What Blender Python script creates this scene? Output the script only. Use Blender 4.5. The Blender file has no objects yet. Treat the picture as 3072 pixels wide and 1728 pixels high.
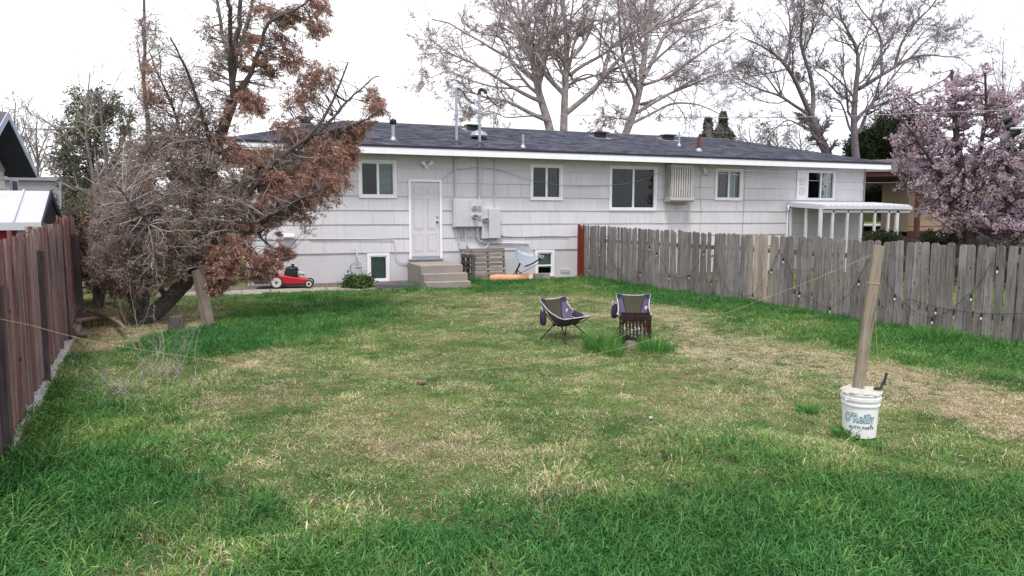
import bpy, bmesh, math, random
import numpy as np
from mathutils import Vector, Matrix
random.seed(7); RS = np.random.RandomState(11)
SC = bpy.context.scene; COL = SC.collection

# ---------------------------------------------------------------- camera
F, CX, CY, HOR, YAW, H = 2100.0, 1536.0, 864.0, 649.0, math.radians(20.9), 1.78
PIT = math.atan((CY - HOR) / F)
cam = bpy.data.cameras.new('camera'); camo = bpy.data.objects.new('camera', cam); COL.objects.link(camo)
camo.location = (0, 0, H); camo.rotation_euler = (math.pi / 2 - PIT, 0, -YAW)
cam.sensor_width = 36; cam.lens = 36 * F / 3072; cam.clip_end = 1000; SC.camera = camo

# ---------------------------------------------------------------- sky, sun, exposure
SUN_EL, SUN_AZ = 64.0, 205.0          # degrees; azimuth clockwise from +Y
wd = bpy.data.worlds.new('World'); SC.world = wd; wd.use_nodes = True
wd.cycles.sampling_method = 'NONE'      # an even sky needs no importance map
nt = wd.node_tree; nt.nodes.clear()
sky = nt.nodes.new('ShaderNodeTexSky'); sky.sky_type = 'NISHITA'; sky.sun_disc = False
sky.sun_elevation = math.radians(SUN_EL); sky.sun_rotation = math.radians(SUN_AZ)
sky.air_density = 1.0; sky.dust_density = 4.0; sky.ozone_density = 1.0
bgs = nt.nodes.new('ShaderNodeBackground'); bgs.inputs['Strength'].default_value = 0.10
nt.links.new(sky.outputs[0], bgs.inputs[0])
tcw = nt.nodes.new('ShaderNodeTexCoord'); nzw = nt.nodes.new('ShaderNodeTexNoise')
nzw.inputs['Scale'].default_value = 1.6; nzw.inputs['Detail'].default_value = 3
rpw = nt.nodes.new('ShaderNodeValToRGB')
rpw.color_ramp.elements[0].position = .33; rpw.color_ramp.elements[0].color = (.54, .585, .67, 1)
rpw.color_ramp.elements[1].position = .58; rpw.color_ramp.elements[1].color = (1.0, .985, 1.0, 1)
nt.links.new(tcw.outputs['Generated'], nzw.inputs['Vector']); nt.links.new(nzw.outputs['Fac'], rpw.inputs['Fac'])
bgc = nt.nodes.new('ShaderNodeBackground'); bgc.inputs['Strength'].default_value = 0.98   # the cloud layer
nt.links.new(rpw.outputs[0], bgc.inputs[0])
mxw = nt.nodes.new('ShaderNodeMixShader'); mxw.inputs[0].default_value = .85
nt.links.new(bgs.outputs[0], mxw.inputs[1]); nt.links.new(bgc.outputs[0], mxw.inputs[2])
ow = nt.nodes.new('ShaderNodeOutputWorld'); nt.links.new(mxw.outputs[0], ow.inputs[0])
sl = bpy.data.lights.new('sun', 'SUN'); sl.energy = 1.5; sl.angle = math.radians(11); sl.color = (1, .96, .9)
so = bpy.data.objects.new('sun', sl); COL.objects.link(so); so.location = (0, -10, 30)
so.rotation_euler = (math.radians(90 - SUN_EL), 0, math.radians(180 - SUN_AZ))
SC.view_settings.view_transform = 'Standard'; SC.view_settings.look = 'None'
SC.view_settings.exposure = 0.90; SC.view_settings.gamma = 1; SC.view_settings.use_curve_mapping = False
SC.cycles.use_adaptive_sampling = False; SC.cycles.use_denoising = True; SC.cycles.denoising_prefilter = 'NONE'; SC.cycles.denoiser = 'OPENIMAGEDENOISE'; SC.cycles.denoising_input_passes = 'RGB_ALBEDO_NORMAL'; SC.cycles.max_bounces = 6; SC.cycles.transparent_max_bounces = 8
SC.cycles.caustics_reflective = False; SC.cycles.caustics_refractive = False

# ---------------------------------------------------------------- photo pixel -> place
_c, _s, _cp, _sp = math.cos(YAW), math.sin(YAW), math.cos(PIT), math.sin(PIT)
def ray(px, py):
    a = (px - CX) / F; b = (CY - py) / F
    y = _cp + b * _sp; z = -_sp + b * _cp
    return np.array([a * _c + y * _s, -a * _s + y * _c, z])
CAMP = np.array([0, 0, H])
def G(px, py, z=0.0): d = ray(px, py); return CAMP + d * ((z - H) / d[2])      # on level ground
def W(px, py, Y): d = ray(px, py); return CAMP + d * (Y / d[1])                # on a wall facing the yard
def XP(px, py, X): d = ray(px, py); return CAMP + d * (X / d[0])               # on a wall running away
def DP(px, py, r): d = ray(px, py); return CAMP + d * (r / math.hypot(d[0], d[1]))   # at a distance

# ---------------------------------------------------------------- materials
MATS = {}
def nodes(name):
    m = bpy.data.materials.new(name); m.use_nodes = True; t = m.node_tree
    b = t.nodes['Principled BSDF']; MATS[name] = m
    return m, t, b
def N(t, k, **kw):
    n = t.nodes.new(k)
    for a, v in kw.items():
        if a in n.inputs.keys() if hasattr(n.inputs, 'keys') else False: n.inputs[a].default_value = v
        else: setattr(n, a, v)
    return n
def mixc(t, a, b, fac, blend='MIX'):
    n = t.nodes.new('ShaderNodeMix'); n.data_type = 'RGBA'; n.blend_type = blend
    for s, v in ((0, fac), (6, a), (7, b)):
        if hasattr(v, 'is_output'): t.links.new(v, n.inputs[s])
        elif s == 0: n.inputs[0].default_value = v
        else: n.inputs[s].default_value = (*v[:3], 1)
    return n.outputs[2]
def ramp(t, fac, p0, p1, c0=(0, 0, 0), c1=(1, 1, 1)):
    r = t.nodes.new('ShaderNodeValToRGB'); e = r.color_ramp.elements
    e[0].position = p0; e[1].position = p1; e[0].color = (*c0, 1); e[1].color = (*c1, 1)
    t.links.new(fac, r.inputs[0]); return r.outputs[0]
def math_(t, op, a, b=0.5):
    n = t.nodes.new('ShaderNodeMath'); n.operation = op
    for i, v in enumerate((a, b)):
        if hasattr(v, 'is_output'): t.links.new(v, n.inputs[i])
        else: n.inputs[i].default_value = v
    return n.outputs[0]
def coords(t, scale=(1, 1, 1), rnd=True, space='Object'):
    tc = t.nodes.new('ShaderNodeTexCoord'); mp = t.nodes.new('ShaderNodeMapping'); mp.inputs['Scale'].default_value = scale
    v = tc.outputs[space]
    if rnd:
        oi = t.nodes.new('ShaderNodeObjectInfo'); ad = t.nodes.new('ShaderNodeVectorMath'); ad.operation = 'ADD'
        mu = t.nodes.new('ShaderNodeVectorMath'); mu.operation = 'SCALE'; mu.inputs[0].default_value = (37, 53, 71)
        t.links.new(oi.outputs['Random'], mu.inputs['Scale']); t.links.new(v, ad.inputs[0]); t.links.new(mu.outputs[0], ad.inputs[1])
        v = ad.outputs[0]
    t.links.new(v, mp.inputs[0]); return mp.outputs[0]
def noise(t, vec, scale, detail=4, rough=.6):
    n = t.nodes.new('ShaderNodeTexNoise'); n.inputs['Scale'].default_value = scale
    n.inputs['Detail'].default_value = detail; n.inputs['Roughness'].default_value = rough
    t.links.new(vec, n.inputs['Vector']); return n.outputs['Fac']
def bump(t, b, h, strength, dist=.01):
    n = t.nodes.new('ShaderNodeBump'); n.inputs['Strength'].default_value = strength; n.inputs['Distance'].default_value = dist
    t.links.new(h, n.inputs['Height']); t.links.new(n.outputs[0], b.inputs['Normal'])
def lighten(c, k): return tuple(min(1, x * k) for x in c)
def mat(name, c, rough=.7, var=.2, scale=6, metal=0, bmp=.2, stretch=(1, 1, 1), objr=.0, c2=None, spec=.3, dirt=None):
    """plain painted / cast / fabric surface: two noise scales of colour, relief, optional dirt"""
    m, t, b = nodes(name); v = coords(t, stretch)
    n1 = noise(t, v, scale); n2 = noise(t, v, scale * 7, 3)
    col = mixc(t, lighten(c, 1 - var), c2 or lighten(c, 1 + var), ramp(t, n1, .3, .7))
    col = mixc(t, col, lighten(c, 1 - var * 1.3), ramp(t, n2, .5, .8, (0, 0, 0), (.6, .6, .6)))
    if dirt:
        col = mixc(t, col, dirt, ramp(t, noise(t, v, scale * .5, 6, .75), .52, .72, (0, 0, 0), (.65, .65, .65)))
    if objr:
        oi = t.nodes.new('ShaderNodeObjectInfo'); hs = t.nodes.new('ShaderNodeHueSaturation')
        mr = t.nodes.new('ShaderNodeMapRange'); mr.inputs['To Min'].default_value = 1 - objr; mr.inputs['To Max'].default_value = 1 + objr
        t.links.new(oi.outputs['Random'], mr.inputs[0]); t.links.new(mr.outputs[0], hs.inputs['Value']); t.links.new(col, hs.inputs['Color'])
        col = hs.outputs[0]
    t.links.new(col, b.inputs['Base Color']); b.inputs['Roughness'].default_value = rough
    b.inputs['Metallic'].default_value = metal; b.inputs['Specular IOR Level'].default_value = spec
    if bmp: bump(t, b, n2, bmp)
    return m
def wood(name, c, c2, streak, rough=.85, objr=.25, knots=True, sat=.12):
    """weathered board: grain along local z, streaks, knots, each board its own tone"""
    m, t, b = nodes(name); v = coords(t, (22, 22, 1.1)); vk = coords(t, (1, 1, 1))
    g = noise(t, v, 1.6, 5, .65); g2 = noise(t, v, 5, 3, .6); big = noise(t, vk, 1.7, 3)
    col = mixc(t, c, c2, ramp(t, g, .32, .68)); col = mixc(t, col, streak, ramp(t, g2, .52, .72, (0, 0, 0), (.8, .8, .8)))
    col = mixc(t, col, lighten(c2, 1.25), ramp(t, big, .5, .75, (0, 0, 0), (.5, .5, .5)))
    if knots:
        vo = t.nodes.new('ShaderNodeTexVoronoi'); vo.inputs['Scale'].default_value = 4.2; t.links.new(coords(t, (1.6, 1.6, 1)), vo.inputs['Vector'])
        col = mixc(t, col, lighten(streak, .35), ramp(t, vo.outputs['Distance'], .05, .11, (.9, .9, .9), (0, 0, 0)))
    oi = t.nodes.new('ShaderNodeObjectInfo'); hs = t.nodes.new('ShaderNodeHueSaturation')
    mr = t.nodes.new('ShaderNodeMapRange'); mr.inputs['To Min'].default_value = 1 - objr; mr.inputs['To Max'].default_value = 1 + objr
    t.links.new(oi.outputs['Random'], mr.inputs[0]); t.links.new(mr.outputs[0], hs.inputs['Value']); t.links.new(col, hs.inputs['Color'])
    t.links.new(hs.outputs[0], b.inputs['Base Color']); b.inputs['Roughness'].default_value = rough; b.inputs['Specular IOR Level'].default_value = .15
    bump(t, b, g2, .5, .006); return m
def leafmat(name, ca, cb, cc=None, trans=.3, thr=.75):
    """leaf-sized faces coloured by their own random value"""
    m, t, b = nodes(name); at = t.nodes.new('ShaderNodeAttribute'); at.attribute_name = 'rnd'
    col = mixc(t, ca, cb, at.outputs['Fac'])
    if cc: col = mixc(t, col, cc, ramp(t, at.outputs['Fac'], thr, thr + .03))
    d = t.nodes.new('ShaderNodeBsdfDiffuse'); tr = t.nodes.new('ShaderNodeBsdfTranslucent'); mx = t.nodes.new('ShaderNodeMixShader')
    t.links.new(col, d.inputs[0]); t.links.new(col, tr.inputs[0]); mx.inputs[0].default_value = trans
    t.links.new(d.outputs[0], mx.inputs[1]); t.links.new(tr.outputs[0], mx.inputs[2])
    t.links.new(mx.outputs[0], t.nodes['Material Output'].inputs[0]); t.nodes.remove(b); return m
def glass(name, tint=(.8, .85, .85)):
    m, t, b = nodes(name); t.nodes.remove(b)
    tr = t.nodes.new('ShaderNodeBsdfTransparent'); tr.inputs[0].default_value = (*tint, 1)
    gl = t.nodes.new('ShaderNodeBsdfGlossy'); gl.inputs['Roughness'].default_value = .03
    fr = t.nodes.new('ShaderNodeFresnel'); fr.inputs[0].default_value = 1.38; mx = t.nodes.new('ShaderNodeMixShader')
    t.links.new(fr.outputs[0], mx.inputs[0]); t.links.new(tr.outputs[0], mx.inputs[1]); t.links.new(gl.outputs[0], mx.inputs[2])
    t.links.new(mx.outputs[0], t.nodes['Material Output'].inputs[0]); return m

mat('siding', (.615, .605, .645), .7, .06, 1.2, bmp=.12, stretch=(14, 3, 1), objr=.035, dirt=(.50, .485, .515))
mat('foundation', (.57, .57, .61), .85, .06, 2.5, bmp=.2, dirt=(.44, .43, .43))
mat('white_paint', (.84, .83, .87), .55, .04, 5, bmp=.1)
mat('vinyl', (.82, .82, .85), .4, .03, 5, bmp=.05)
mat('door_paint', (.60, .59, .63), .5, .03, 3, bmp=.05)
mat('soffit', (.60, .57, .58), .8, .05, 3)
mat('drip_edge', (.025, .024, .05), .5, .1, 5)
mat('utility_paint', (.54, .53, .57), .5, .06, 4, bmp=.1, dirt=(.5, .48, .5))
mat('galvanized', (.36, .39, .44), .4, .12, 9, metal=.6)
mat('dark_metal', (.03, .03, .035), .5, .2, 9, spec=.4)
mat('black_plastic', (.018, .018, .022), .5, .2, 9, spec=.4)
mat('rust', (.16, .05, .035), .8, .3, 12)
mat('meter_glass', (.32, .22, .20), .15, .2, 20, spec=.6)
mat('meter_grey', (.30, .30, .31), .6, .15, 20)
mat('concrete', (.30, .265, .245), .9, .2, 5, bmp=.6, dirt=(.17, .145, .125))
mat('old_concrete', (.33, .30, .25), .95, .2, 6, bmp=.6, dirt=(.18, .15, .11))
mat('kerb_concrete', (.42, .40, .39), .9, .15, 5, bmp=.5, dirt=(.25, .24, .2))
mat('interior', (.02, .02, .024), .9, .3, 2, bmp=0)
mat('blind', (.80, .85, .84), .6, .03, 8, bmp=0)
mat('blind_green', (.48, .60, .585), .6, .05, 8, bmp=0)
mat('curtain', (.22, .20, .22), .9, .2, 5, bmp=0)
mat('screen', (.055, .052, .056), .9, .1, 30, bmp=0)
mat('cooler_paint', (.48, .46, .44), .6, .10, 8, dirt=(.3, .27, .24))
mat('cooler_pad', (.12, .13, .055), .95, .5, 40)
mat('cable_black', (.02, .02, .022), .6, .1, 5, bmp=0)
mat('cable_grey', (.28, .27, .29), .6, .1, 5, bmp=0)
mat('cable_white', (.6, .58, .6), .6, .1, 5, bmp=0)
mat('string', (.50, .42, .22), .8, .2, 30, bmp=0)
mat('bulb', (.72, .72, .74), .15, .05, 9, bmp=0, spec=.6)
mat('dish_grey', (.35, .38, .45), .45, .05, 6, bmp=.05, dirt=(.28, .29, .33))
mat('lettering_white', (.85, .85, .88), .5, .02, 5, bmp=0)
mat('orange_plastic', (.80, .40, .22), .7, .10, 7, dirt=(.62, .34, .22))
mat('mower_red', (.45, .015, .03), .3, .1, 6, bmp=0, spec=.5)
mat('mower_bag', (.06, .062, .08), .9, .3, 15)
mat('wheel_white', (.55, .53, .52), .6, .12, 14, dirt=(.3, .27, .24))
mat('rubber', (.03, .03, .03), .9, .2, 20)
mat('engine_silver', (.45, .43, .42), .4, .2, 14, metal=.5)
mat('shingle_mat', (.09, .09, .11), .95, .3, 14, bmp=.6)
mat('chair_purple', (.095, .074, .132), .7, .12, 20, bmp=.1)
mat('chair_mesh', (.062, .06, .038), .9, .15, 60)
mat('chair_dark', (.028, .022, .05), .8, .2, 20)
mat('chair_piping', (.50, .48, .54), .7, .05, 10)
mat('grate_iron', (.018, .012, .014), .8, .5, 25, c2=(.045, .022, .022), bmp=.5)
mat('ash', (.45, .43, .42), .95, .2, 25)
mat('red_wrapper', (.55, .02, .03), .5, .1, 10)
mat('bucket_white', (.78, .78, .80), .4, .04, 6, bmp=.03, dirt=(.56, .53, .46))
mat('bucket_cement', (.50, .47, .43), .95, .1, 15, bmp=.6)
mat('print_teal', (.015, .20, .26), .5, .03, 5, bmp=0)
mat('print_navy', (.02, .03, .13), .5, .03, 5, bmp=0)
mat('porch_white', (.62, .62, .665), .5, .05, 5, bmp=.08)
mat('shed_white', (.47, .48, .545), .45, .04, 4, bmp=.05, dirt=(.40, .40, .44))
mat('shed_red', (.22, .02, .03), .6, .12, 5, bmp=.1)
mat('neighbour_blue', (.36, .40, .52), .8, .06, 3)
mat('neighbour_cream', (.72, .72, .68), .8, .05, 3)
mat('neighbour_dark', (.035, .04, .06), .8, .2, 3)
mat('neighbour_tan', (.30, .225, .16), .85, .08, 3)
mat('neighbour_red', (.09, .028, .026), .7, .15, 5)
mat('grey_block', (.27, .26, .28), .9, .1, 3)
mat('neighbour_roof', (.10, .085, .09), .9, .25, 8, bmp=.5)
mat('car_paint', (.42, .52, .16), .3, .03, 2, bmp=0, spec=.6)
mat('dark_hedge_wood', (.05, .04, .04), .9, .4, 6)
wood('fence_grey', (.125, .11, .108), (.31, .282, .278), (.065, .054, .054), objr=.24)
wood('fence_tan', (.30, .235, .19), (.44, .38, .33), (.20, .15, .12), objr=.18)
wood('fence_red', (.16, .022, .014), (.24, .05, .03), (.07, .015, .012), objr=.1, knots=False)
wood('fence_brown', (.12, .075, .076), (.26, .19, .185), (.14, .045, .042), objr=.25)
wood('fence_oxblood', (.14, .035, .036), (.22, .12, .115), (.09, .05, .05), objr=.25, knots=False)
wood('plank_dark', (.055, .042, .045), (.115, .095, .098), (.03, .024, .025), objr=.2)
wood('pallet_wood', (.17, .13, .11), (.28, .235, .21), (.09, .065, .055), objr=.25)
wood('post_wood', (.175, .145, .112), (.31, .262, .205), (.08, .06, .045), objr=.05, knots=True)
mat('bark_dead', (.075, .062, .060), .95, .4, 18, bmp=.9, stretch=(3, 3, 1), c2=(.17, .145, .14))
mat('bark_grey', (.16, .145, .14), .95, .3, 14, bmp=.8, stretch=(3, 3, 1))
mat('bark_sycamore', (.28, .24, .235), .9, .25, 5, bmp=.5, c2=(.44, .39, .375))
mat('bark_willow', (.17, .148, .16), .9, .35, 8, bmp=.7)
mat('twig_dead', (.25, .205, .20), .9, .3, 4, bmp=0, c2=(.44, .38, .365))
mat('twig_red', (.22, .165, .165), .9, .3, 4, bmp=0)
mat('twig_sycamore', (.37, .31, .32), .9, .25, 3, bmp=0)
mat('twig_willow', (.21, .18, .195), .9, .3, 4, bmp=0)
mat('twig_plum', (.085, .055, .06), .9, .3, 4, bmp=0)
mat('twig_pale', (.34, .31, .29), .9, .2, 4, bmp=0)
mat('root_wood', (.20, .145, .105), .95, .3, 12, bmp=.8)
leafmat('leaf_dead', (.25, .125, .105), (.54, .32, .25), (.56, .43, .33), .3, .84)
leafmat('leaf_dead_tan', (.20, .15, .125), (.36, .27, .21), (.38, .18, .11), .25, .85)
leafmat('bud', (.30, .24, .24), (.46, .38, .38), None, .2)
leafmat('bud_willow', (.20, .165, .185), (.34, .28, .29), None, .2)
leafmat('leaf_evergreen', (.10, .105, .088), (.21, .215, .15), (.25, .25, .08), .35, .82)
leafmat('leaf_spruce', (.035, .05, .038), (.085, .105, .075), None, .2)
leafmat('leaf_hedge', (.03, .042, .03), (.08, .11, .055), None, .3)
leafmat('blossom', (.48, .35, .43), (.84, .73, .80), (.12, .045, .055), .4, .83)
leafmat('leaf_tuft', (.05, .17, .04), (.18, .38, .10), None, .35)
leafmat('leaf_lavender', (.04, .085, .03), (.12, .17, .06), None, .35)
leafmat('straw', (.26, .19, .11), (.45, .36, .22), None, .3)
glass('glass')
# ---------------------------------------------------------------- mesh helpers
def wl(o):
    v = Vector((0, 0, 0))
    while o is not None: v += o.location; o = o.parent
    return v
def setp(o, label=None, cat=None, group=None, kind=None):
    for k, v in (('label', label), ('category', cat), ('group', group), ('kind', kind)):
        if v: o[k] = v
    return o
def thing(name, label, cat, loc=(0, 0, 0), rz=0.0, group=None, rot=None):
    o = bpy.data.objects.new(name, None); COL.objects.link(o); o.location = loc; o.empty_display_size = .1
    o.rotation_euler = rot or (0, 0, rz); return setp(o, label, cat, group)
class MB:
    """collects boxes, tubes, lathes, prisms; build() links them as one mesh object"""
    def __init__(s): s.v = []; s.f = []
    def add(s, vs, fs):
        o = len(s.v); s.v += [tuple(map(float, p)) for p in vs]; s.f += [[i + o for i in f] for f in fs]; return s
    def box(s, x0, x1, y0, y1, z0, z1):
        return s.add([(x0, y0, z0), (x1, y0, z0), (x1, y1, z0), (x0, y1, z0), (x0, y0, z1), (x1, y0, z1), (x1, y1, z1), (x0, y1, z1)],
                     [(0, 3, 2, 1), (4, 5, 6, 7), (0, 1, 5, 4), (1, 2, 6, 5), (2, 3, 7, 6), (3, 0, 4, 7)])
    def hexa(s, p):   # 8 corners: bottom ring then top ring
        return s.add(p, [(0, 3, 2, 1), (4, 5, 6, 7), (0, 1, 5, 4), (1, 2, 6, 5), (2, 3, 7, 6), (3, 0, 4, 7)])
    def bar(s, a, b, w, h, up=(0, 0, 1)):
        a, b = Vector(a), Vector(b); d = (b - a).normalized(); u = Vector(up)
        if abs(d.dot(u)) > .98: u = Vector((1, 0, 0))
        r = d.cross(u).normalized(); u = r.cross(d).normalized(); r *= w / 2; u *= h / 2
        return s.hexa([a - r - u, a + r - u, a + r + u, a - r + u, b - r - u, b + r - u, b + r + u, b - r + u])
    def tube(s, pts, r, n=8, cap=True):
        pts = [Vector(p) for p in pts]; k = len(pts); rr = r if hasattr(r, '__len__') else [r] * k; vs = []; fs = []
        ref = None
        for i, p in enumerate(pts):
            d = (pts[min(i + 1, k - 1)] - pts[max(i - 1, 0)]).normalized()
            if ref is None: ref = d.orthogonal().normalized()
            ref = (ref - d * ref.dot(d)).normalized(); b = d.cross(ref)
            for j in range(n):
                a = 2 * math.pi * j / n; vs.append(p + (ref * math.cos(a) + b * math.sin(a)) * rr[i])
        for i in range(k - 1):
            for j in range(n):
                j2 = (j + 1) % n; fs.append((i * n + j, i * n + j2, i * n + n + j2, i * n + n + j))
        if cap: fs += [tuple(range(n - 1, -1, -1)), tuple(range((k - 1) * n, k * n))]
        return s.add(vs, fs)
    def lathe(s, prof, n=20, c=(0, 0, 0), cap=True):
        vs = []; fs = []; k = len(prof)
        for (r, z) in prof:
            for j in range(n):
                a = 2 * math.pi * j / n; vs.append((c[0] + r * math.cos(a), c[1] + r * math.sin(a), c[2] + z))
        for i in range(k - 1):
            for j in range(n):
                j2 = (j + 1) % n; fs.append((i * n + j, i * n + j2, i * n + n + j2, i * n + n + j))
        if cap: fs += [tuple(range(n - 1, -1, -1)), tuple(range((k - 1) * n, k * n))]
        return s.add(vs, fs)
    def prism(s, poly, ax, t0, t1):   # outline in the two other axes, extruded along ax
        def P(a, b, t): return {'x': (t, a, b), 'y': (a, t, b), 'z': (a, b, t)}[ax]
        n = len(poly); vs = [P(a, b, t0) for a, b in poly] + [P(a, b, t1) for a, b in poly]
        fs = [tuple(range(n - 1, -1, -1)), tuple(range(n, 2 * n))] + [(i, (i + 1) % n, n + (i + 1) % n, n + i) for i in range(n)]
        return s.add(vs, fs)
    def mesh(s, name, off=(0, 0, 0), smooth=False):
        me = bpy.data.meshes.new(name); o = Vector(off)
        me.from_pydata([(Vector(p) - o) for p in s.v], [], s.f)
        bm = bmesh.new(); bm.from_mesh(me); bmesh.ops.recalc_face_normals(bm, faces=bm.faces); bm.to_mesh(me); bm.free()
        if smooth:
            me.polygons.foreach_set('use_smooth', [True] * len(me.polygons)); me.set_sharp_from_angle(angle=math.radians(40))
        return me
    def build(s, name, m, parent=None, local=False, smooth=False, bevel=0, seg=1):
        off = (0, 0, 0) if (local or parent is None) else wl(parent)
        me = s.mesh(name, off, smooth)
        if bevel:
            bm = bmesh.new(); bm.from_mesh(me); bmesh.ops.remove_doubles(bm, verts=bm.verts, dist=1e-5)
            bmesh.ops.bevel(bm, geom=[e for e in bm.edges if len(e.link_faces) == 2 and e.calc_face_angle(0) > .5], offset=bevel, segments=seg, profile=.6, affect='EDGES', clamp_overlap=True)
            bm.to_mesh(me); bm.free()
        me.materials.append(MATS[m]); o = bpy.data.objects.new(name, me); COL.objects.link(o); o.parent = parent
        return o
def place(name, me, parent, loc, rot=(0, 0, 0), scale=(1, 1, 1)):
    o = bpy.data.objects.new(name, me); COL.objects.link(o); o.parent = parent
    o.location = Vector(loc) - (wl(parent) if parent else Vector((0, 0, 0))); o.rotation_euler = rot; o.scale = scale; return o
def solo(mb, name, m, label, cat, base, group=None, kind=None, **kw):
    """a thing that is one mesh, its origin at its base"""
    e = bpy.data.objects.new('x', None); e.location = base; me = mb.mesh(name, base, kw.get('smooth', False)); bpy.data.objects.remove(e)
    me.materials.append(MATS[m]); o = bpy.data.objects.new(name, me); COL.objects.link(o); o.location = base
    return setp(o, label, cat, group, kind)
def npmesh(name, V, Fq, mats, fmat=None, rnd=None, smooth=False):
    """large mesh from arrays; Fq (n,3) or (n,4), or a list of such"""
    Fs = Fq if isinstance(Fq, list) else [Fq]
    me = bpy.data.meshes.new(name); V = np.asarray(V, np.float32); me.vertices.add(len(V)); me.vertices.foreach_set('co', V.ravel())
    idx = np.concatenate([f.ravel() for f in Fs]); sz = np.concatenate([np.full(len(f), f.shape[1]) for f in Fs])
    me.loops.add(len(idx)); me.loops.foreach_set('vertex_index', idx.astype(np.int32))
    me.polygons.add(len(sz)); st = np.concatenate([[0], np.cumsum(sz)[:-1]]); me.polygons.foreach_set('loop_start', st.astype(np.int32))
    try: me.polygons.foreach_set('loop_total', sz.astype(np.int32))
    except Exception: pass
    for m in mats: me.materials.append(MATS[m])
    if fmat is not None: me.polygons.foreach_set('material_index', fmat.astype(np.int32))
    if rnd is not None:
        a = me.attributes.new('rnd', 'FLOAT', 'FACE'); a.data.foreach_set('value', rnd.astype(np.float32))
    me.update(calc_edges=True)
    if smooth: me.polygons.foreach_set('use_smooth', [True] * len(sz))
    return me
def npobj(name, me, parent=None):
    o = bpy.data.objects.new(name, me); COL.objects.link(o); o.parent = parent; return o
def norm(a): return a / np.maximum(np.linalg.norm(a, axis=-1, keepdims=True), 1e-9)

# ---------------------------------------------------------------- branch arithmetic
def tubes(P, R, n=3):
    Nn, K, _ = P.shape; T = norm(np.gradient(P, axis=1))
    ref = np.where(np.abs(norm(P[:, -1] - P[:, 0])[:, 2:3]) > .8, np.array([[1., 0, 0]]), np.array([[0, 0, 1.]]))[:, None, :]
    U = norm(np.cross(T, np.broadcast_to(ref, T.shape))); Vv = np.cross(T, U)
    a = np.arange(n) * 2 * np.pi / n
    V = P[:, :, None, :] + R[:, :, None, None] * (U[:, :, None, :] * np.cos(a)[None, None, :, None] + Vv[:, :, None, :] * np.sin(a)[None, None, :, None])
    b = (np.arange(Nn) * K * n)[:, None, None] + (np.arange(K - 1) * n)[None, :, None]; j = np.arange(n)[None, None, :]; j2 = (j + 1) % n
    Fc = np.stack([b + j, b + j2, b + n + j2, b + n + j], -1).reshape(-1, 4)
    return V.reshape(-1, 3), Fc
def resample(pts, K):
    pts = np.asarray(pts, float); d = np.concatenate([[0], np.cumsum(np.linalg.norm(np.diff(pts, axis=0), axis=1))]); t = np.linspace(0, d[-1], K)
    # smooth: catmull-like by interpolating then averaging
    P = np.stack([np.interp(t, d, pts[:, i]) for i in range(3)], -1)
    Q = P.copy(); Q[1:-1] = (P[:-2] + 2 * P[1:-1] + P[2:]) / 4; return Q
def sprout(P, R, n, t0, t1, a0, a1, L, K=5, rf=.5, curl=.25, up=0., rs=RS, rmin=.002, tip=.35, inherit=True):
    """n children per parent, grown from between t0 and t1 along it"""
    Nn, K0, _ = P.shape; pi = np.repeat(np.arange(Nn), n); M = len(pi)
    t = rs.uniform(t0, t1, M); x = t * (K0 - 1); i0 = np.minimum(x.astype(int), K0 - 2); f = (x - i0)[:, None]
    p = P[pi, i0] * (1 - f) + P[pi, i0 + 1] * f; d = norm(P[pi, i0 + 1] - P[pi, i0])
    r0 = R[pi, i0] * (1 - f[:, 0]) + R[pi, i0 + 1] * f[:, 0]
    q = norm(np.cross(d, rs.normal(size=(M, 3)))); a = rs.uniform(a0, a1, M)[:, None]
    dr = norm(d * np.cos(a) + q * np.sin(a))
    plen = np.linalg.norm(np.diff(P, axis=1), axis=2).sum(1)[pi] if inherit else np.ones(M)
    ln = L * plen * rs.uniform(.55, 1.25, M) * (1.15 - .6 * t)
    out = np.zeros((M, K, 3)); out[:, 0] = p; st = (ln / (K - 1))[:, None]
    for k in range(1, K):
        dr = norm(dr + rs.normal(size=(M, 3)) * curl + np.array([0, 0, up])); out[:, k] = out[:, k - 1] + dr * st
    rr = np.maximum(np.minimum(r0 * rf, r0), rmin)[:, None] * np.linspace(1, tip, K)[None, :]
    return out, rr
def tips(P, R, n, t0=.3, t1=1.0, jit=.0, rs=RS):
    Nn, K, _ = P.shape; pi = np.repeat(np.arange(Nn), n); x = rs.uniform(t0, t1, len(pi)) * (K - 1); i0 = np.minimum(x.astype(int), K - 2); f = (x - i0)[:, None]
    return P[pi, i0] * (1 - f) + P[pi, i0 + 1] * f + rs.normal(size=(len(pi), 3)) * jit, norm(P[pi, i0 + 1] - P[pi, i0])
def leaves(p, size, asp=.5, rs=RS, d=None, spread=1.0, hang=0.0):
    M = len(p); a = norm(rs.normal(size=(M, 3)) * spread + (d if d is not None else 0) + np.array([0, 0, -hang])); b = norm(np.cross(a, rs.normal(size=(M, 3))))
    s = (size * rs.uniform(.6, 1.4, M))[:, None]
    V = np.stack([p, p + a * s * .5 + b * s * asp * .5, p + a * s, p + a * s * .5 - b * s * asp * .5], 1).reshape(-1, 3)
    return V, np.arange(M * 4).reshape(-1, 4)
def join(parts):
    Vs = []; Fs = []; mi = []; o = 0
    for V, Fc, m in parts: Vs.append(V); Fs.append(Fc + o); mi.append(np.full(len(Fc), m)); o += len(V)
    return np.concatenate(Vs), np.concatenate(Fs), np.concatenate(mi)
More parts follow.
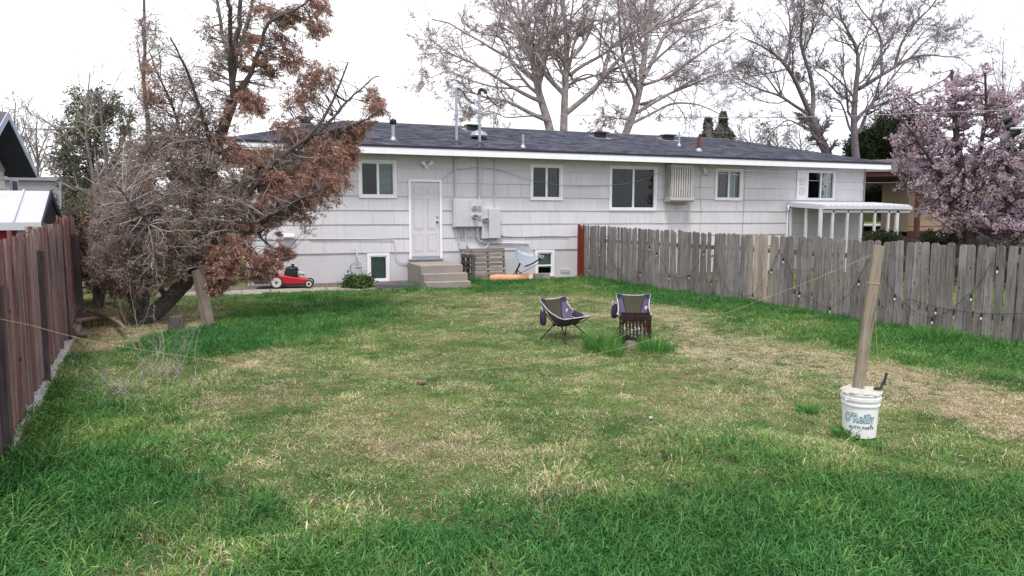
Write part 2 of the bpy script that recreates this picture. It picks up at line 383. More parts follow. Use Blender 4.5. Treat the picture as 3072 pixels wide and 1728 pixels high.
def limb(pts, Y, slope, r0, r1, K=14, wob=0.0):
    """a limb traced as photo points, standing at distance Y and running forward or back by slope"""
    out = []; tot = 0; last = None
    for (px, py) in pts:
        if last is not None: tot += math.hypot(px - last[0], py - last[1])
        last = (px, py); out.append(W(px, py, Y + slope * tot * Y / F))
    P = resample(out, K)
    if wob: P[1:] += RS.normal(size=(K - 1, 3)) * wob
    return P, np.linspace(r0, r1, K)

# ---------------------------------------------------------------- ground
def sstep(a, b, x): t = np.clip((x - a) / (b - a), 0, 1); return t * t * (3 - 2 * t)
def vnoise(x, y, s, seed):
    rs = np.random.RandomState(seed); g = rs.rand(64, 64); x = np.asarray(x) * s + 500; y = np.asarray(y) * s + 500
    i = np.floor(x).astype(int); j = np.floor(y).astype(int); u = x - i; w = y - j; u = u * u * (3 - 2 * u); w = w * w * (3 - 2 * w)
    return (g[i % 64, j % 64] * (1 - u) * (1 - w) + g[(i + 1) % 64, j % 64] * u * (1 - w) + g[i % 64, (j + 1) % 64] * (1 - u) * w + g[(i + 1) % 64, (j + 1) % 64] * u * w)
def hz(x, y):
    x = np.asarray(x, float); y = np.asarray(y, float)
    z = (vnoise(x, y, .5, 1) - .5) * .05 + (vnoise(x, y, 1.6, 2) - .5) * .03
    z = z * (1 - sstep(16.2, 17.2, y) * (y < 30))
    return z + sstep(25, 32, y) * 1.2 * sstep(12, 22, x) - sstep(60, 140, np.hypot(x, y)) * 0
gx = np.concatenate([[-220, -120, -60, -30, -16], np.arange(-9, 16.1, .25), [18, 20, 22, 24, 27, 31, 36, 45, 60, 90, 140, 220]])
gy = np.concatenate([[-60, -25, -8], np.arange(-2, 19.1, .25), np.arange(20, 40, 1.0), [45, 55, 75, 110, 160, 260]])
X, Y = np.meshgrid(gx, gy, indexing='ij'); V = np.stack([X, Y, hz(X, Y)], -1).reshape(-1, 3)
nx, ny = len(gx), len(gy); a = (np.arange(nx - 1)[:, None] * ny + np.arange(ny - 1)[None, :]).ravel()
Fg = np.stack([a, a + ny, a + ny + 1, a + 1], -1)
m, t, b = nodes('lawn_soil'); v = coords(t, rnd=False)
c1 = mixc(t, (.12, .10, .055), (.27, .225, .13), ramp(t, noise(t, v, 9, 6, .7), .35, .65)); c2 = mixc(t, (.03, .065, .02), (.075, .125, .038), ramp(t, noise(t, v, 30, 4), .3, .7))
col = mixc(t, c1, c2, ramp(t, noise(t, v, .6, 4, .6), .42, .58)); t.links.new(col, b.inputs['Base Color']); b.inputs['Roughness'].default_value = 1; b.inputs['Specular IOR Level'].default_value = 0
bump(t, b, noise(t, v, 60, 5, .8), .8, .03)
ground = npobj('ground', npmesh('ground', V, Fg, ['lawn_soil'], smooth=True)); setp(ground, 'patchy back lawn soil between the two wooden fences', 'ground', kind='structure')

# ---------------------------------------------------------------- the duplex
WY = 18.70; HX0, HX1 = 0.05, 20.30; Z0, ZT = 0.82, 3.46
house = thing('duplex_house', 'long pale grey single storey house with charcoal hip roof behind the lawn', 'house', (10, WY, 0))
OPEN = {}   # name -> outer trim rectangle on the wall, from the photograph
def wrect(x0, y0, x1, y1):
    p, q = W(x0, y1, WY), W(x1, y0, WY); pm, qm = W(x1, y1, WY), W(x0, y0, WY)
    return (p[0] + qm[0]) / 2, (q[0] + pm[0]) / 2, (p[2] + pm[2]) / 2, (q[2] + qm[2]) / 2
OPEN['w1'] = wrect(1075, 480, 1189, 594); OPEN['door'] = wrect(1226, 539, 1325.5, 781); OPEN['w2'] = wrect(1590, 493, 1686.6, 601)
OPEN['w3'] = wrect(1827, 498, 1969.6, 632); OPEN['w4'] = wrect(2144.7, 506, 2226, 601.5); OPEN['w5'] = wrect(2389, 511, 2504, 601)
x0, x1, _, z1 = OPEN['w5']; OPEN['w5'] = (x0 + .42, x1, OPEN['w5'][2], z1)
OPEN['b1'] = wrect(1102, 761, 1168.6, 858); OPEN['b2'] = wrect(1605, 750, 1662, 834); OPEN['w0'] = (0.25, 1.0, 2.25, 3.22)
for k in ('b1', 'b2'): x0, x1, z0, z1 = OPEN[k]; OPEN[k] = (x0, x1, max(z0, .03), .80)
def subtract(rects, o):
    out = []
    for (x0, x1, z0, z1) in rects:
        a0, a1, c0, c1 = o
        if a1 <= x0 or a0 >= x1 or c1 <= z0 or c0 >= z1: out.append((x0, x1, z0, z1)); continue
        if c0 > z0: out.append((x0, x1, z0, c0))
        if c1 < z1: out.append((x0, x1, c1, z1))
        zz0, zz1 = max(z0, c0), min(z1, c1)
        if a0 > x0: out.append((x0, a0, zz0, zz1))
        if a1 < x1: out.append((a1, x1, zz0, zz1))
    return out
inset = {k: (a + .03, b_ - .03, c + .03, d - .03) for k, (a, b_, c, d) in OPEN.items()}
wall = MB(); rects = [(HX0, HX1, Z0 - .02, ZT)]
for k in inset: rects = subtract(rects, inset[k])
for (x0, x1, z0, z1) in rects: wall.box(x0, x1, WY + .016, WY + .14, z0, z1)
wall.box(HX0, HX0 + .15, WY + .14, 25.4, -.3, ZT); wall.box(HX1 - .15, HX1, WY + .14, 25.4, -.3, ZT); wall.box(HX0, HX1, 25.4, 25.55, -.3, ZT)
wall.build('wall', 'siding', house)
fnd = MB(); rects = [(HX0, HX1, -.3, Z0 - .02)]
for k in ('b1', 'b2', 'door'): rects = subtract(rects, inset[k])
for (x0, x1, z0, z1) in rects: fnd.box(x0, x1, WY + .012, WY + .16, z0, z1)
fnd.build('foundation_wall', 'foundation', house)
# shingle siding: seven courses of boards, each board its own piece with a tapered face and open joints
rs = np.random.RandomState(5); zc = [Z0 + .374 * k for k in range(7)] + [ZT]
for k in range(7):
    x = HX0; cuts = [HX0]
    while x < HX1 - .25:
        x += rs.choice([.30, .42, .61, .61, .95, 1.22]) * rs.uniform(.8, 1.1); cuts.append(min(x, HX1))
    if cuts[-1] < HX1: cuts.append(HX1)
    for a, b_ in zip(cuts[:-1], cuts[1:]):
        if b_ - a < .05: continue
        dz = rs.normal() * .001; pr = rs.uniform(-.0015, .0015); pieces = [(a + .0022, b_ - .0022, zc[k] + dz, zc[k + 1] + .004)]
        for kk in OPEN: pieces = subtract(pieces, OPEN[kk])
        for (x0, x1, z0, z1) in pieces:
            if x1 - x0 < .01 or z1 - z0 < .01: continue
            f = lambda z: WY - (.014 + pr) + .022 * (z - zc[k]) / .374
            mb = MB(); e = .001 * rs.rand()
            mb.hexa([(x0, f(z0), z0), (x1, f(z0) - e, z0), (x1, WY + .015, z0), (x0, WY + .015, z0), (x0, f(z1), z1), (x1, f(z1) - e, z1), (x1, WY + .015, z1), (x0, WY + .015, z1)])
            # shallow combed cuts at the butt read as the split shakes of the photograph
            mb.build('siding_shingle', 'siding', house)
# small split marks along the butts of the lower courses
sp = MB()
for k in range(0, 5):
    for x in np.arange(HX0 + .1, HX1, .16):
        if rs.rand() < .45:
            xx = x + rs.uniform(-.06, .06); hgt = rs.uniform(.04, .3); z0 = zc[k] + .004
            if any(o[0] - .02 < xx < o[1] + .02 and o[2] - .02 < z0 + hgt and z0 < o[3] + .02 for o in OPEN.values()): continue
            f = lambda z: WY - .0142 + .022 * (z - zc[k]) / .374
            sp.hexa([(xx, f(z0) - .0022, z0), (xx + .003, f(z0) - .0022, z0), (xx + .003, f(z0) + .004, z0), (xx, f(z0) + .004, z0), (xx, f(z0 + hgt) - .0015, z0 + hgt), (xx + .002, f(z0 + hgt) - .0015, z0 + hgt), (xx + .002, f(z0 + hgt) + .004, z0 + hgt), (xx, f(z0 + hgt) + .004, z0 + hgt)])
mat('split_mark', (.34, .33, .38), .9, .1, 5, bmp=0)
setp(sp.build('siding_split', 'split_mark', house), kind='stuff')
MB().box(HX1 - .01, HX1 + .05, WY - .03, WY + .05, .0, ZT).build('corner_board', 'grey_block', house)

# roof: hip with lapped shingle courses
EY0, EY1, EX0, EX1, EZ = 18.12, 26.0, -.50, 20.88, 3.60; RY = (EY0 + EY1) / 2; RX0, RX1, RZ = 2.9, 17.1, 4.66
SL = (RZ - EZ) / (RY - EY0)
def roof_z(y): return EZ + SL * (y - EY0)
def RP(px, py):    # photo point on the front slope
    d = ray(px, py); tt = (EZ - SL * EY0 - H) / (d[2] - SL * d[1]); return CAMP + d * tt
m, t, b = nodes('shingles'); v = coords(t, rnd=False); at = t.nodes.new('ShaderNodeAttribute'); at.attribute_name = 'rnd'
col = mixc(t, (.038, .04, .06), (.135, .14, .18), at.outputs['Fac']); col = mixc(t, col, (.05, .05, .065), ramp(t, noise(t, v, 90, 2), .5, .7, (0, 0, 0), (.6, .6, .6)))
col = mixc(t, col, (.15, .15, .18), ramp(t, noise(t, v, 1.2, 4), .5, .75, (0, 0, 0), (.45, .45, .45)))
t.links.new(col, b.inputs['Base Color']); b.inputs['Roughness'].default_value = .9; b.inputs['Specular IOR Level'].default_value = .2; bump(t, b, noise(t, v, 220, 2), .4, .004)
VS = []; FS = []; RN = []; vo = 0
def slope(A, B, C, D, n):     # A-B the eave, C-D the ridge above A and B
    global vo
    A, B, C, D = map(np.array, (A, B, C, D)); nrm = np.cross(B - A, C - A).astype(float); nrm /= np.linalg.norm(nrm); nrm *= np.sign(nrm[2])
    for k in range(n):
        l0, l1 = A + (C - A) * k / n, A + (C - A) * (k + 1) / n; r0, r1 = B + (D - B) * k / n, B + (D - B) * (k + 1) / n
        Lk = np.linalg.norm(r0 - l0); ts = [0.]; 
        while ts[-1] < 1: ts.append(min(1., ts[-1] + rs.uniform(.14, .42) / max(Lk, .3)))
        for u, w in zip(ts[:-1], ts[1:]):
            h = .010 + rs.uniform(0, .006); dr = rs.uniform(-.012, .012) * (C - A) / np.linalg.norm(C - A)
            p = [l0 + (r0 - l0) * u + dr, l0 + (r0 - l0) * w + dr, l1 + (r1 - l1) * w, l1 + (r1 - l1) * u]
            VS.extend([p[0] + nrm * h, p[1] + nrm * h, p[2] + nrm * .002, p[3] + nrm * .002, p[0] - nrm * .004, p[1] - nrm * .004])
            FS.extend([(vo, vo + 1, vo + 2, vo + 3), (vo + 4, vo + 5, vo + 1, vo)]); vo += 6; q = rs.rand(); RN.extend([q, q * .3])
e00, e10, e11, e01 = (EX0, EY0, EZ), (EX1, EY0, EZ), (EX1, EY1, EZ), (EX0, EY1, EZ); r0, r1 = (RX0, RY, RZ), (RX1, RY, RZ)
slope(e00, e10, r0, r1, 29); slope(e01, e00, r0, r0, 29); slope(e10, e11, r1, r1, 29); slope(e11, e01, r1, r0, 29)
roof = MB().hexa([(EX0, EY0, EZ - .02), (EX1, EY0, EZ - .02), (EX1, EY1, EZ - .02), (EX0, EY1, EZ - .02), (RX0, RY - .01, RZ - .012), (RX1, RY - .01, RZ - .012), (RX1, RY + .01, RZ - .012), (RX0, RY + .01, RZ - .012)]).build('roof', 'neighbour_roof', house)
sh = npobj('shingles', npmesh('shingles', np.array(VS) - np.array(wl(house)), np.array(FS), ['shingles'], rnd=np.array(RN)), roof); setp(sh, kind='stuff')
cap = MB()
for i in range(48):
    xx = RX0 + (RX1 - RX0) * i / 48; cap.prism([(RY - .13, RZ - .022), (RY, RZ + .022), (RY + .13, RZ - .022), (RY + .13, RZ - .034), (RY, RZ + .008), (RY - .13, RZ - .034)], 'x', xx, xx + (RX1 - RX0) / 48 + .03)
cap.build('ridge_cap', 'neighbour_roof', roof)
MB().box(EX0 - .012, EX1 + .012, EY0 - .014, EY0 + .03, EZ - .055, EZ - .008).box(EX1 - .03, EX1 + .014, EY0 + .03, EY1, EZ - .055, EZ - .008).box(EX0 - .014, EX0 + .03, EY0 + .03, EY1, EZ - .055, EZ - .008).build('drip_edge', 'drip_edge', roof)
MB().box(EX0, EX1, EY0, EY0 + .025, EZ - .225, EZ - .05).box(EX1 - .025, EX1, EY0 + .026, EY1, EZ - .225, EZ - .05).box(EX0, EX0 + .025, EY0 + .026, EY1, EZ - .225, EZ - .05).build('fascia', 'white_paint', roof)
MB().box(EX0 + .026, EX1 - .026, EY0 + .026, EY1 - .03, EZ - .18, EZ - .155).build('soffit', 'soffit', house)

def roof_part(name, m, mb, **kw): return mb.build(name, m, roof, **kw)
for (px, py) in ((1418, 392), (1800, 413), (2004, 420), (915, 366)):       # box vents along the ridge
    p = RP(px, py) if px > 960 else np.array([W(px, py, 21.2)[0], 21.2, roof_z(21.2) - .12]); x, y, z = p; y = min(y, RY - .25); z = roof_z(y)
    o = roof_part('roof_vent', 'black_plastic', MB().box(x - .15, x + .15, y - .15, y + .15, z - .05, z + .13)); MB().prism([(y - .24, z + .13), (y + .2, z + .15), (y + .2, z + .19), (y - .24, z + .17)], 'x', x - .23, x + .23).build('cap', 'dark_metal', o); MB().hexa([(x - .3, y - .3, z - .07), (x + .3, y - .3, z - .07), (x + .3, y + .3, z + .09), (x - .3, y + .3, z + .09), (x - .3, y - .3, z - .062), (x + .3, y - .3, z - .062), (x + .3, y + .3, z + .098), (x - .3, y + .3, z + .098)]).build('flashing', 'galvanized', o)
for (px, yb, yt, r, m_) in ((1569, 443, 404, .035, 'galvanized'), (2037, 438, 398, .03, 'galvanized'), (2096, 453, 415, .06, 'rust'), (1180, 420, 375, .045, 'galvanized')):
    p = RP(px, yb); ht = (yb - yt) / F * math.hypot(p[0], p[1]) * .98
    o = roof_part('vent_pipe', m_, MB().tube([p + [0, 0, -.1], p + [0, 0, ht]], r, 12), smooth=True)
    MB().lathe([(r + .05, -.03), (r + .035, .03), (r + .008, .08)], 14, p).build('boot', 'galvanized', o, smooth=True)
    if px == 1180: MB().lathe([(.07, 0), (.1, .05), (.09, .13), (.02, .15)], 12, p + [0, 0, ht]).build('cowl', 'black_plastic', o, smooth=True)
p = RP(1437, 418); o = roof_part('dome_vent', 'galvanized', MB().lathe([(.24, .06), (.26, .1), (.2, .2), (.08, .25)], 16, p), smooth=True); MB().lathe([(.12, -.05), (.12, .08)], 12, p).build('collar', 'dark_metal', o)
# ---------------------------------------------------------------- windows and door
def ring(mb, x0, x1, z0, z1, w, y0, y1):
    mb.box(x0, x1, y0, y1, z0, z0 + w); mb.box(x0, x1, y0, y1, z1 - w, z1); mb.box(x0, x0 + w, y0, y1, z0 + w, z1 - w); mb.box(x1 - w, x1, y0, y1, z0 + w, z1 - w); return mb
def open_box(x0, x1, y0, y1, z0, z1):
    return MB().add([(x0, y0, z0), (x1, y0, z0), (x1, y0, z1), (x0, y0, z1), (x0, y1, z0), (x1, y1, z0), (x1, y1, z1), (x0, y1, z1)], [(4, 5, 6, 7), (0, 1, 5, 4), (1, 2, 6, 5), (2, 3, 7, 6), (3, 0, 4, 7)])
def blinds(x0, x1, z0, z1, y, m, win, gap=.03):
    mb = MB(); z = z0
    while z < z1: mb.hexa([(x0, y - .008, z), (x1, y - .008, z), (x1, y + .008, z + .018), (x0, y + .008, z + .018), (x0, y - .008, z + .002), (x1, y - .008, z + .002), (x1, y + .008, z + .02), (x0, y + .008, z + .02)]); z += gap
    mb.build('blind', m, win)
def window(key, split='v', tw=.065, left=None, right=None, frac=.5):
    x0, x1, z0, z1 = OPEN[key]; fr = ring(MB(), x0 + tw, x1 - tw, z0 + tw, z1 - tw, .032, WY - .018, WY + .07)
    xm, zm = x0 + (x1 - x0) * frac, z0 + (z1 - z0) * frac; a, b_, c, d = x0 + tw + .032, x1 - tw - .032, z0 + tw + .032, z1 - tw - .032
    if split == 'v': fr.box(xm - .022, xm + .022, WY - .012, WY + .05, c, d); fr.box(xm + .022, xm + .045, WY + .0, WY + .04, c, d)
    if split == 'h': fr.box(a, b_, WY - .012, WY + .05, zm - .022, zm + .022)
    win = fr.build('window', 'vinyl', house, bevel=.003)
    ring(MB(), x0, x1, z0, z1, tw - .002, WY - .034, WY + .01).build('trim', 'white_paint', win, bevel=.003)
    if split == 'v': MB().box(a, xm - .022, WY + .020, WY + .024, c, d).build('pane', 'glass', win); MB().box(xm + .045, b_, WY + .034, WY + .038, c, d).build('pane', 'glass', win)
    elif split == 'h': MB().box(a, b_, WY + .020, WY + .024, c, zm - .022).build('pane', 'glass', win); MB().box(a, b_, WY + .034, WY + .038, zm + .022, d).build('pane', 'glass', win)
    else: MB().box(a, b_, WY + .026, WY + .030, c, d).build('pane', 'glass', win)
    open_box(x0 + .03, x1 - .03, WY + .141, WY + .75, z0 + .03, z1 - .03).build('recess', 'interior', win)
    for side, (p, q) in (('l', (a, xm - .022)), ('r', (xm + .045, b_))):
        what = left if side == 'l' else right
        if what == 'screen': MB().box(p, q, WY + .046, WY + .048, c, d).build('screen', 'screen', win)
        if what == 'blind': blinds(p, q, c, d, WY + .062, 'blind', win)
        if what == 'curtain':
            mb = MB(); n = 14
            for i in range(n): xa, xb = p + (q - p) * i / n, p + (q - p) * (i + 1) / n; yy = [.1, .13][i % 2]; mb.box(xa, xb, WY + yy, WY + yy + .01, c, d)
            mb.build('curtain', 'curtain', win)
        if what == 'green': MB().box(p, p + (q - p) * .55, WY + .10, WY + .105, c, d).build('curtain', 'blind_green', win); MB().box(p + (q - p) * .58, p + (q - p) * .72, WY + .08, WY + .1, c, d).build('sash', 'vinyl', win)
        if what == 'full_green': blinds(p, q, c, d, WY + .085, 'blind_green', win, .028)
    return win
window('w0', left='screen', right='blind'); window('w1', left='screen', right='blind'); window('w2', left='screen', right='curtain'); window('w3', left='screen', right=None)
window('w4', left='curtain', right='green'); w5 = window('w5', tw=.05, right='green'); wb1 = window('b1', split=None, frac=.5); wb2 = window('b2', split='h', frac=.42)
x0, x1, z0, z1 = OPEN['b1']; blinds(x0 + .1, x1 - .1, z0 + .1, z1 - .1, WY + .062, 'blind_green', wb1, .03)
x0, x1, z0, z1 = OPEN['b2']; MB().box(x0 + .1, x1 - .1, WY + .1, WY + .105, z0 + .25, z1 - .1).build('shade', 'blind_green', wb2)
# the white lattice panel filling the left of the end window
x0, x1, z0, z1 = OPEN['w5']; fp = MB().box(x0 - .42, x0 - .003, WY - .03, WY - .017, z0, z1).build('filler_panel', 'white_paint', w5)
lat = MB()
for zz in (z0 + .30, z0 + .62):
    ring(lat, x0 - .30, x0 - .07, zz - .12, zz + .12, .022, WY - .042, WY - .031); lat.lathe([(.055, 0), (.055, .01)], 12, (0, 0, 0)) if False else None
    ring(lat, x0 - .23, x0 - .14, zz - .05, zz + .05, .014, WY - .040, WY - .031)
    lat.box(x0 - .192, x0 - .178, WY - .038, WY - .031, zz + .05, zz + .098); lat.box(x0 - .192, x0 - .178, WY - .038, WY - .031, zz - .098, zz - .05)
lat.build('lattice_ornament', 'soffit', w5)
# door
x0, x1, z0, z1 = OPEN['door']; sx0, sx1, sz0, sz1 = x0 + .065, x1 - .065, .70, z1 - .06
tr = MB(); tr.box(x0, sx0, WY - .036, WY + .02, z0 + .02, z1); tr.box(sx1, x1, WY - .036, WY + .02, z0 + .02, z1); tr.box(sx0, sx1, WY - .036, WY + .02, sz1, z1)
dt = tr.build('door_frame', 'white_paint', house, bevel=.003)
MB().box(x0 - .02, x1 + .02, WY - .07, WY + .05, .60, .63).box(sx0, sx1, WY - .05, WY + .05, .632, .665).box(sx0, sx1, WY - .02, WY + .05, .667, .698).build('threshold', 'galvanized', dt)
door = MB().box(sx0 + .003, sx1 - .003, WY + .004, WY + .045, sz0, sz1 - .004).build('door', 'door_paint', house)
pw = (sx1 - sx0) / 2
for cx_ in (sx0 + pw * .52, sx1 - pw * .52):
    for (a, b_) in ((.07, .36), (.42, .60), (.66, .93)) if False else ((.06, .30), (.36, .78), (.83, .94)):
        q0, q1 = sz0 + (sz1 - sz0) * a, sz0 + (sz1 - sz0) * b_
        mb = ring(MB(), cx_ - .13, cx_ + .13, q0, q1, .016, WY - .003, WY + .0035); mb.box(cx_ - .095, cx_ + .095, WY - .002, WY + .0035, q0 + .04, q1 - .04)
        mb.build('raised_panel', 'door_paint', door, bevel=.002)
kx = sx1 - .065
MB().lathe([(.032, 0), (.03, .012), (.012, .02), (.012, .045), (.028, .055), (.024, .075), (0.005, .082)], 14).build('knob', 'dark_metal', door, local=True, smooth=True).matrix_local = Matrix.Translation(Vector((kx, WY + .003, sz0 + .92)) - wl(house)) @ Matrix.Rotation(math.pi / 2, 4, 'X')
MB().lathe([(.032, 0), (.032, .012), (.02, .02)], 14).build('deadbolt', 'galvanized', door, local=True, smooth=True).matrix_local = Matrix.Translation(Vector((kx, WY + .003, sz0 + 1.07)) - wl(house)) @ Matrix.Rotation(math.pi / 2, 4, 'X')
# vent hood, loose trim
p = W(864, 700, WY); MB().prism([(WY - .02, p[2]), (WY - .14, p[2] - .06), (WY - .15, p[2] - .1), (WY - .02, p[2] - .04)], 'x', p[0] - .15, p[0] + .15).build('dryer_hood', 'siding', house)

# ---------------------------------------------------------------- things fixed to the wall
def wt(px, py): p = W(px, py, WY); return p
fl = thing('security_light', 'white twin head security light above the back door', 'lamp', (4.66, WY - .02, 3.1))
MB().lathe([(.06, 0), (.06, .03), (.045, .05)], 14).build('backplate', 'white_paint', fl, local=True).rotation_euler = (math.pi / 2, 0, 0)
for s in (-1, 1):
    MB().tube([(s * .02, -.05, .01), (s * .05, -.08, .045)], .018, 8).build('arm', 'white_paint', fl, local=True)
    MB().tube([(s * .045, -.07, .04), (s * .07, -.09, .065), (s * .15, -.12, .14), (s * .155, -.122, .145)], [.03, .045, .055, .05], 12).build('lamp_head', 'white_paint', fl, local=True, smooth=True)
def meter(parent, x, y, z, socket=False):
    o = MB().lathe([(.085, 0), (.085, .03), (.075, .035)], 18).build('meter_ring', 'utility_paint', parent, local=True, smooth=True)
    o.matrix_local = Matrix.Translation(Vector((x, y, z)) - wl(parent)) @ Matrix.Rotation(math.pi / 2, 4, 'X')
    g = MB().lathe([(.07, .03), (.07, .036 if socket else .10), (.05, .04 if socket else .125)], 18).build('blank_cover' if socket else 'meter_dial', 'meter_glass' if socket else 'galvanized', o, local=True, smooth=True)
    if not socket: MB().box(-.04, .04, -.01, .03, .126, .13).build('dial_face', 'black_plastic', o, local=True)
x0, x1, z0, z1 = wrect(1355, 599, 1439.4, 680.7)
c1 = thing('meter_cabinet', 'wide grey painted meter cabinet with round dial beside the back door', 'meter box', ((x0 + x1) / 2, WY - .1, z0))
cb = MB().box(x0, x1, WY - .20, WY - .02, z0, z1).build('cabinet_body', 'utility_paint', c1, bevel=.006)
xm = x0 + (x1 - x0) * .56; MB().box(x0 + .05, xm - .004, WY - .212, WY - .201, z0 + .015, z1 - .015).build('cover', 'utility_paint', c1, bevel=.003); MB().box(xm + .004, x1 - .01, WY - .212, WY - .201, z0 + .015, z1 - .015).build('cover', 'utility_paint', c1, bevel=.003)
meter(c1, xm + .13, WY - .213, z0 + .53, True); meter(c1, xm + .13, WY - .213, z0 + .29)
for zz in (.51, .25): MB().box(x1 - .12, x1 - .04, WY - .235, WY - .213, z0 + zz - .07, z0 + zz + .07).build('breaker', 'meter_grey', c1, bevel=.006)
for xx in (.17, .62): MB().box(x0 + xx, x0 + xx + .02, WY - .222, WY - .213, z0 + .33, z0 + .42).build('latch', 'utility_paint', c1)
x0b, x1b, z0b, z1b = wrect(1440, 625.7, 1495, 715)
c2 = thing('meter_cabinet', 'tall narrow grey meter cabinet with raised door beside the wide cabinet', 'meter box', ((x0b + x1b) / 2, WY - .1, z0b))
MB().box(x0b + .004, x1b, WY - .14, WY - .02, z0b, z1b).build('cabinet_body', 'utility_paint', c2, bevel=.005); xm2 = x0b + .2
MB().box(xm2, x1b - .005, WY - .20, WY - .141, z0b + .01, z1b - .01).build('cover', 'utility_paint', c2, bevel=.005); meter(c2, x0b + .105, WY - .142, z0b + .52)
MB().box(x1b, x1b + .1, WY - .10, WY - .03, z0b + .08, z0b + .16).build('outlet_cover', 'utility_paint', c2, bevel=.005)
def conduit(label, pts, r, m='utility_paint', name='conduit', n=8):
    mb = MB().tube(pts, r, n); return solo(mb, name, m, label, 'conduit' if name == 'conduit' else name.split('_')[-1], tuple(pts[0]), smooth=True)
def wp(px, py, off=.05): p = W(px, py, WY); return np.array([p[0], WY - off, p[2]])
def curve(pts, k=5):
    P = [np.array(p, float) for p in pts]; out = []
    for i in range(len(P) - 1):
        a, b_, c, d = P[max(i - 1, 0)], P[i], P[i + 1], P[min(i + 2, len(P) - 1)]
        for s in range(k): u = s / k; out.append(.5 * (2 * b_ + (c - a) * u + (2 * a - 5 * b_ + 4 * c - d) * u * u + (3 * b_ - a - 3 * c + d) * u ** 3))
    out.append(P[-1]); return out
xa = x0 + .1; xb = x1b - .60
conduit('grey conduit running from eave into left side of the wide meter cabinet', [(xa, WY - .07, z1), (xa, WY - .07, EZ - .18)], .028)
conduit('grey conduit running from eave between the two meter cabinets', [(x1 - .03, WY - .07, z1), (x1 - .03, WY - .07, EZ - .18)], .030)
conduit('thin grey conduit running from eave into the tall narrow cabinet', [(x1b - .12, WY - .05, z1b), (x1b - .12, WY - .05, EZ - .18)], .014)
conduit('bent grey conduit dropping from wide cabinet to small junction box', curve([wp(1376, 681, .09), wp(1377, 690), wp(1385, 704), wp(1387, 727)]), .016)
conduit('grey conduit looping from wide cabinet under to the tall cabinet', curve([wp(1393, 681, .09), wp(1394, 715, .07), wp(1400, 738, .06), wp(1415, 748, .06), wp(1445, 748, .06), wp(1462, 735, .06), wp(1466, 716, .08)]), .022)
conduit('fat grey conduit bending from wide cabinet along the wall to the right', curve([wp(1428, 681, .09), wp(1429, 705, .08), wp(1437, 722, .07), wp(1455, 729, .05), wp(1500, 729, .05), wp(1585, 730.5, .05)]), .024)
for i, xx in enumerate((.30, .52, .73)):
    solo(MB().tube([(x0 + xx, WY - .1, z0), (x0 + xx, WY - .1, z0 - .06)], .014, 8), 'conduit_stub', 'cable_white', 'short pale conduit stub under the wide meter cabinet', 'conduit', (x0 + xx, WY - .1, z0), 'conduit stubs under the wide cabinet')
jb = wrect(1376, 727, 1396, 747); solo(MB().box(jb[0], jb[1], WY - .1, WY - .02, jb[2], jb[3]), 'junction_box', 'utility_paint', 'small square junction box below the meter cabinet', 'box', ((jb[0] + jb[1]) / 2, WY - .06, jb[2]))
conduit('pale conduit below the small junction box behind the pallet', [wp(1388, 747), wp(1389, 790)], .013)
conduit('thin painted pipe along the shingles dropping beside the door to the steps', curve([wp(930, 717, .03), wp(1060, 717, .03), wp(1170, 718, .03), wp(1180, 722, .03), wp(1185, 745, .03), wp(1186, 770, .03), wp(1195, 784, .03), wp(1226, 788, .03)]), .011)
conduit('dark cable along the shingle course from tall cabinet to the fence', curve([wp(1497, 708, .03), wp(1560, 711, .03), wp(1640, 709, .03), wp(1706, 710, .03)]), .009, 'cable_grey', 'wall_cable', 6)
conduit('thin loose wire strung along the wall from door over windows to the cooler', curve([wp(1325, 540, .05), wp(1362, 511, .05), wp(1400, 506, .05), wp(1430, 503, .06), wp(1490, 509, .05), wp(1540, 525, .07), wp(1600, 543, .07), wp(1690, 557, .06), wp(1760, 559, .05), wp(1836, 555, .06), wp(1900, 546, .06), wp(1966, 522, .06), wp(1998, 512, .06)], 4), .006, 'cable_grey', 'wall_wire', 5)
conduit('pale cable hanging beside the cooler down to the fence', curve([wp(2102, 525, .04), wp(2100, 580, .03), wp(2103, 640, .03), wp(2097, 700, .03)]), .010, 'cable_white', 'wall_cable', 6)
conduit('thin vertical wire on the shingles right of the small window', [wp(2236, 494, .025), wp(2231, 600, .025), wp(2226, 700, .025)], .006, 'cable_grey', 'wall_wire', 5)
conduit('pale drain tube hanging from the corner of the cooler', curve([wp(2068, 605, .1), wp(2064, 630, .05), wp(2056, 690, .04)]), .011, 'cable_white', 'drain_tube', 6)
conduit('short white pipe stub at foot of wall beside the fence', [wp(1680, 808, .04), wp(1708, 808, .04)], .016, 'cable_white', 'pipe', 8)
# cooler
x0, x1, z0, z1 = wrect(1999, 492, 2083, 609); yb, yf = WY - .03, WY - .36; z0 += .03; z1 = min(z1, 3.36)
x0 = W(2013, 550, yf)[0]; x1 = W(2081, 550, yf)[0]
ac = thing('evaporative_cooler', 'boxy louvred evaporative cooler mounted under the eave', 'cooler', ((x0 + x1) / 2, WY - .26, z0))
MB().box(x0 + .03, x1 - .03, yf + .05, yb, z0 + .1, z1 - .02).build('pad', 'cooler_pad', ac)
fr = MB().box(x0, x1, yf, yb, z1 - .10, z1); fr.box(x0, x0 + .03, yf, yf + .04, z0 + .13, z1 - .1); fr.box(x1 - .03, x1, yf, yf + .04, z0 + .13, z1 - .1); fr.box(x0, x0 + .03, yb - .05, yb, z0 + .13, z1 - .1); fr.box(x1 - .03, x1, yb - .05, yb, z0 + .13, z1 - .1)
fr.build('cabinet_frame', 'cooler_paint', ac, bevel=.006)
MB().prism([(yf - .03, z0 + .13), (yf - .03, z0 + .04), (yf + .02, z0), (yb, z0), (yb, z0 + .13)], 'x', x0 - .03, x1 + .03).build('water_tray', 'cooler_paint', ac, bevel=.008)
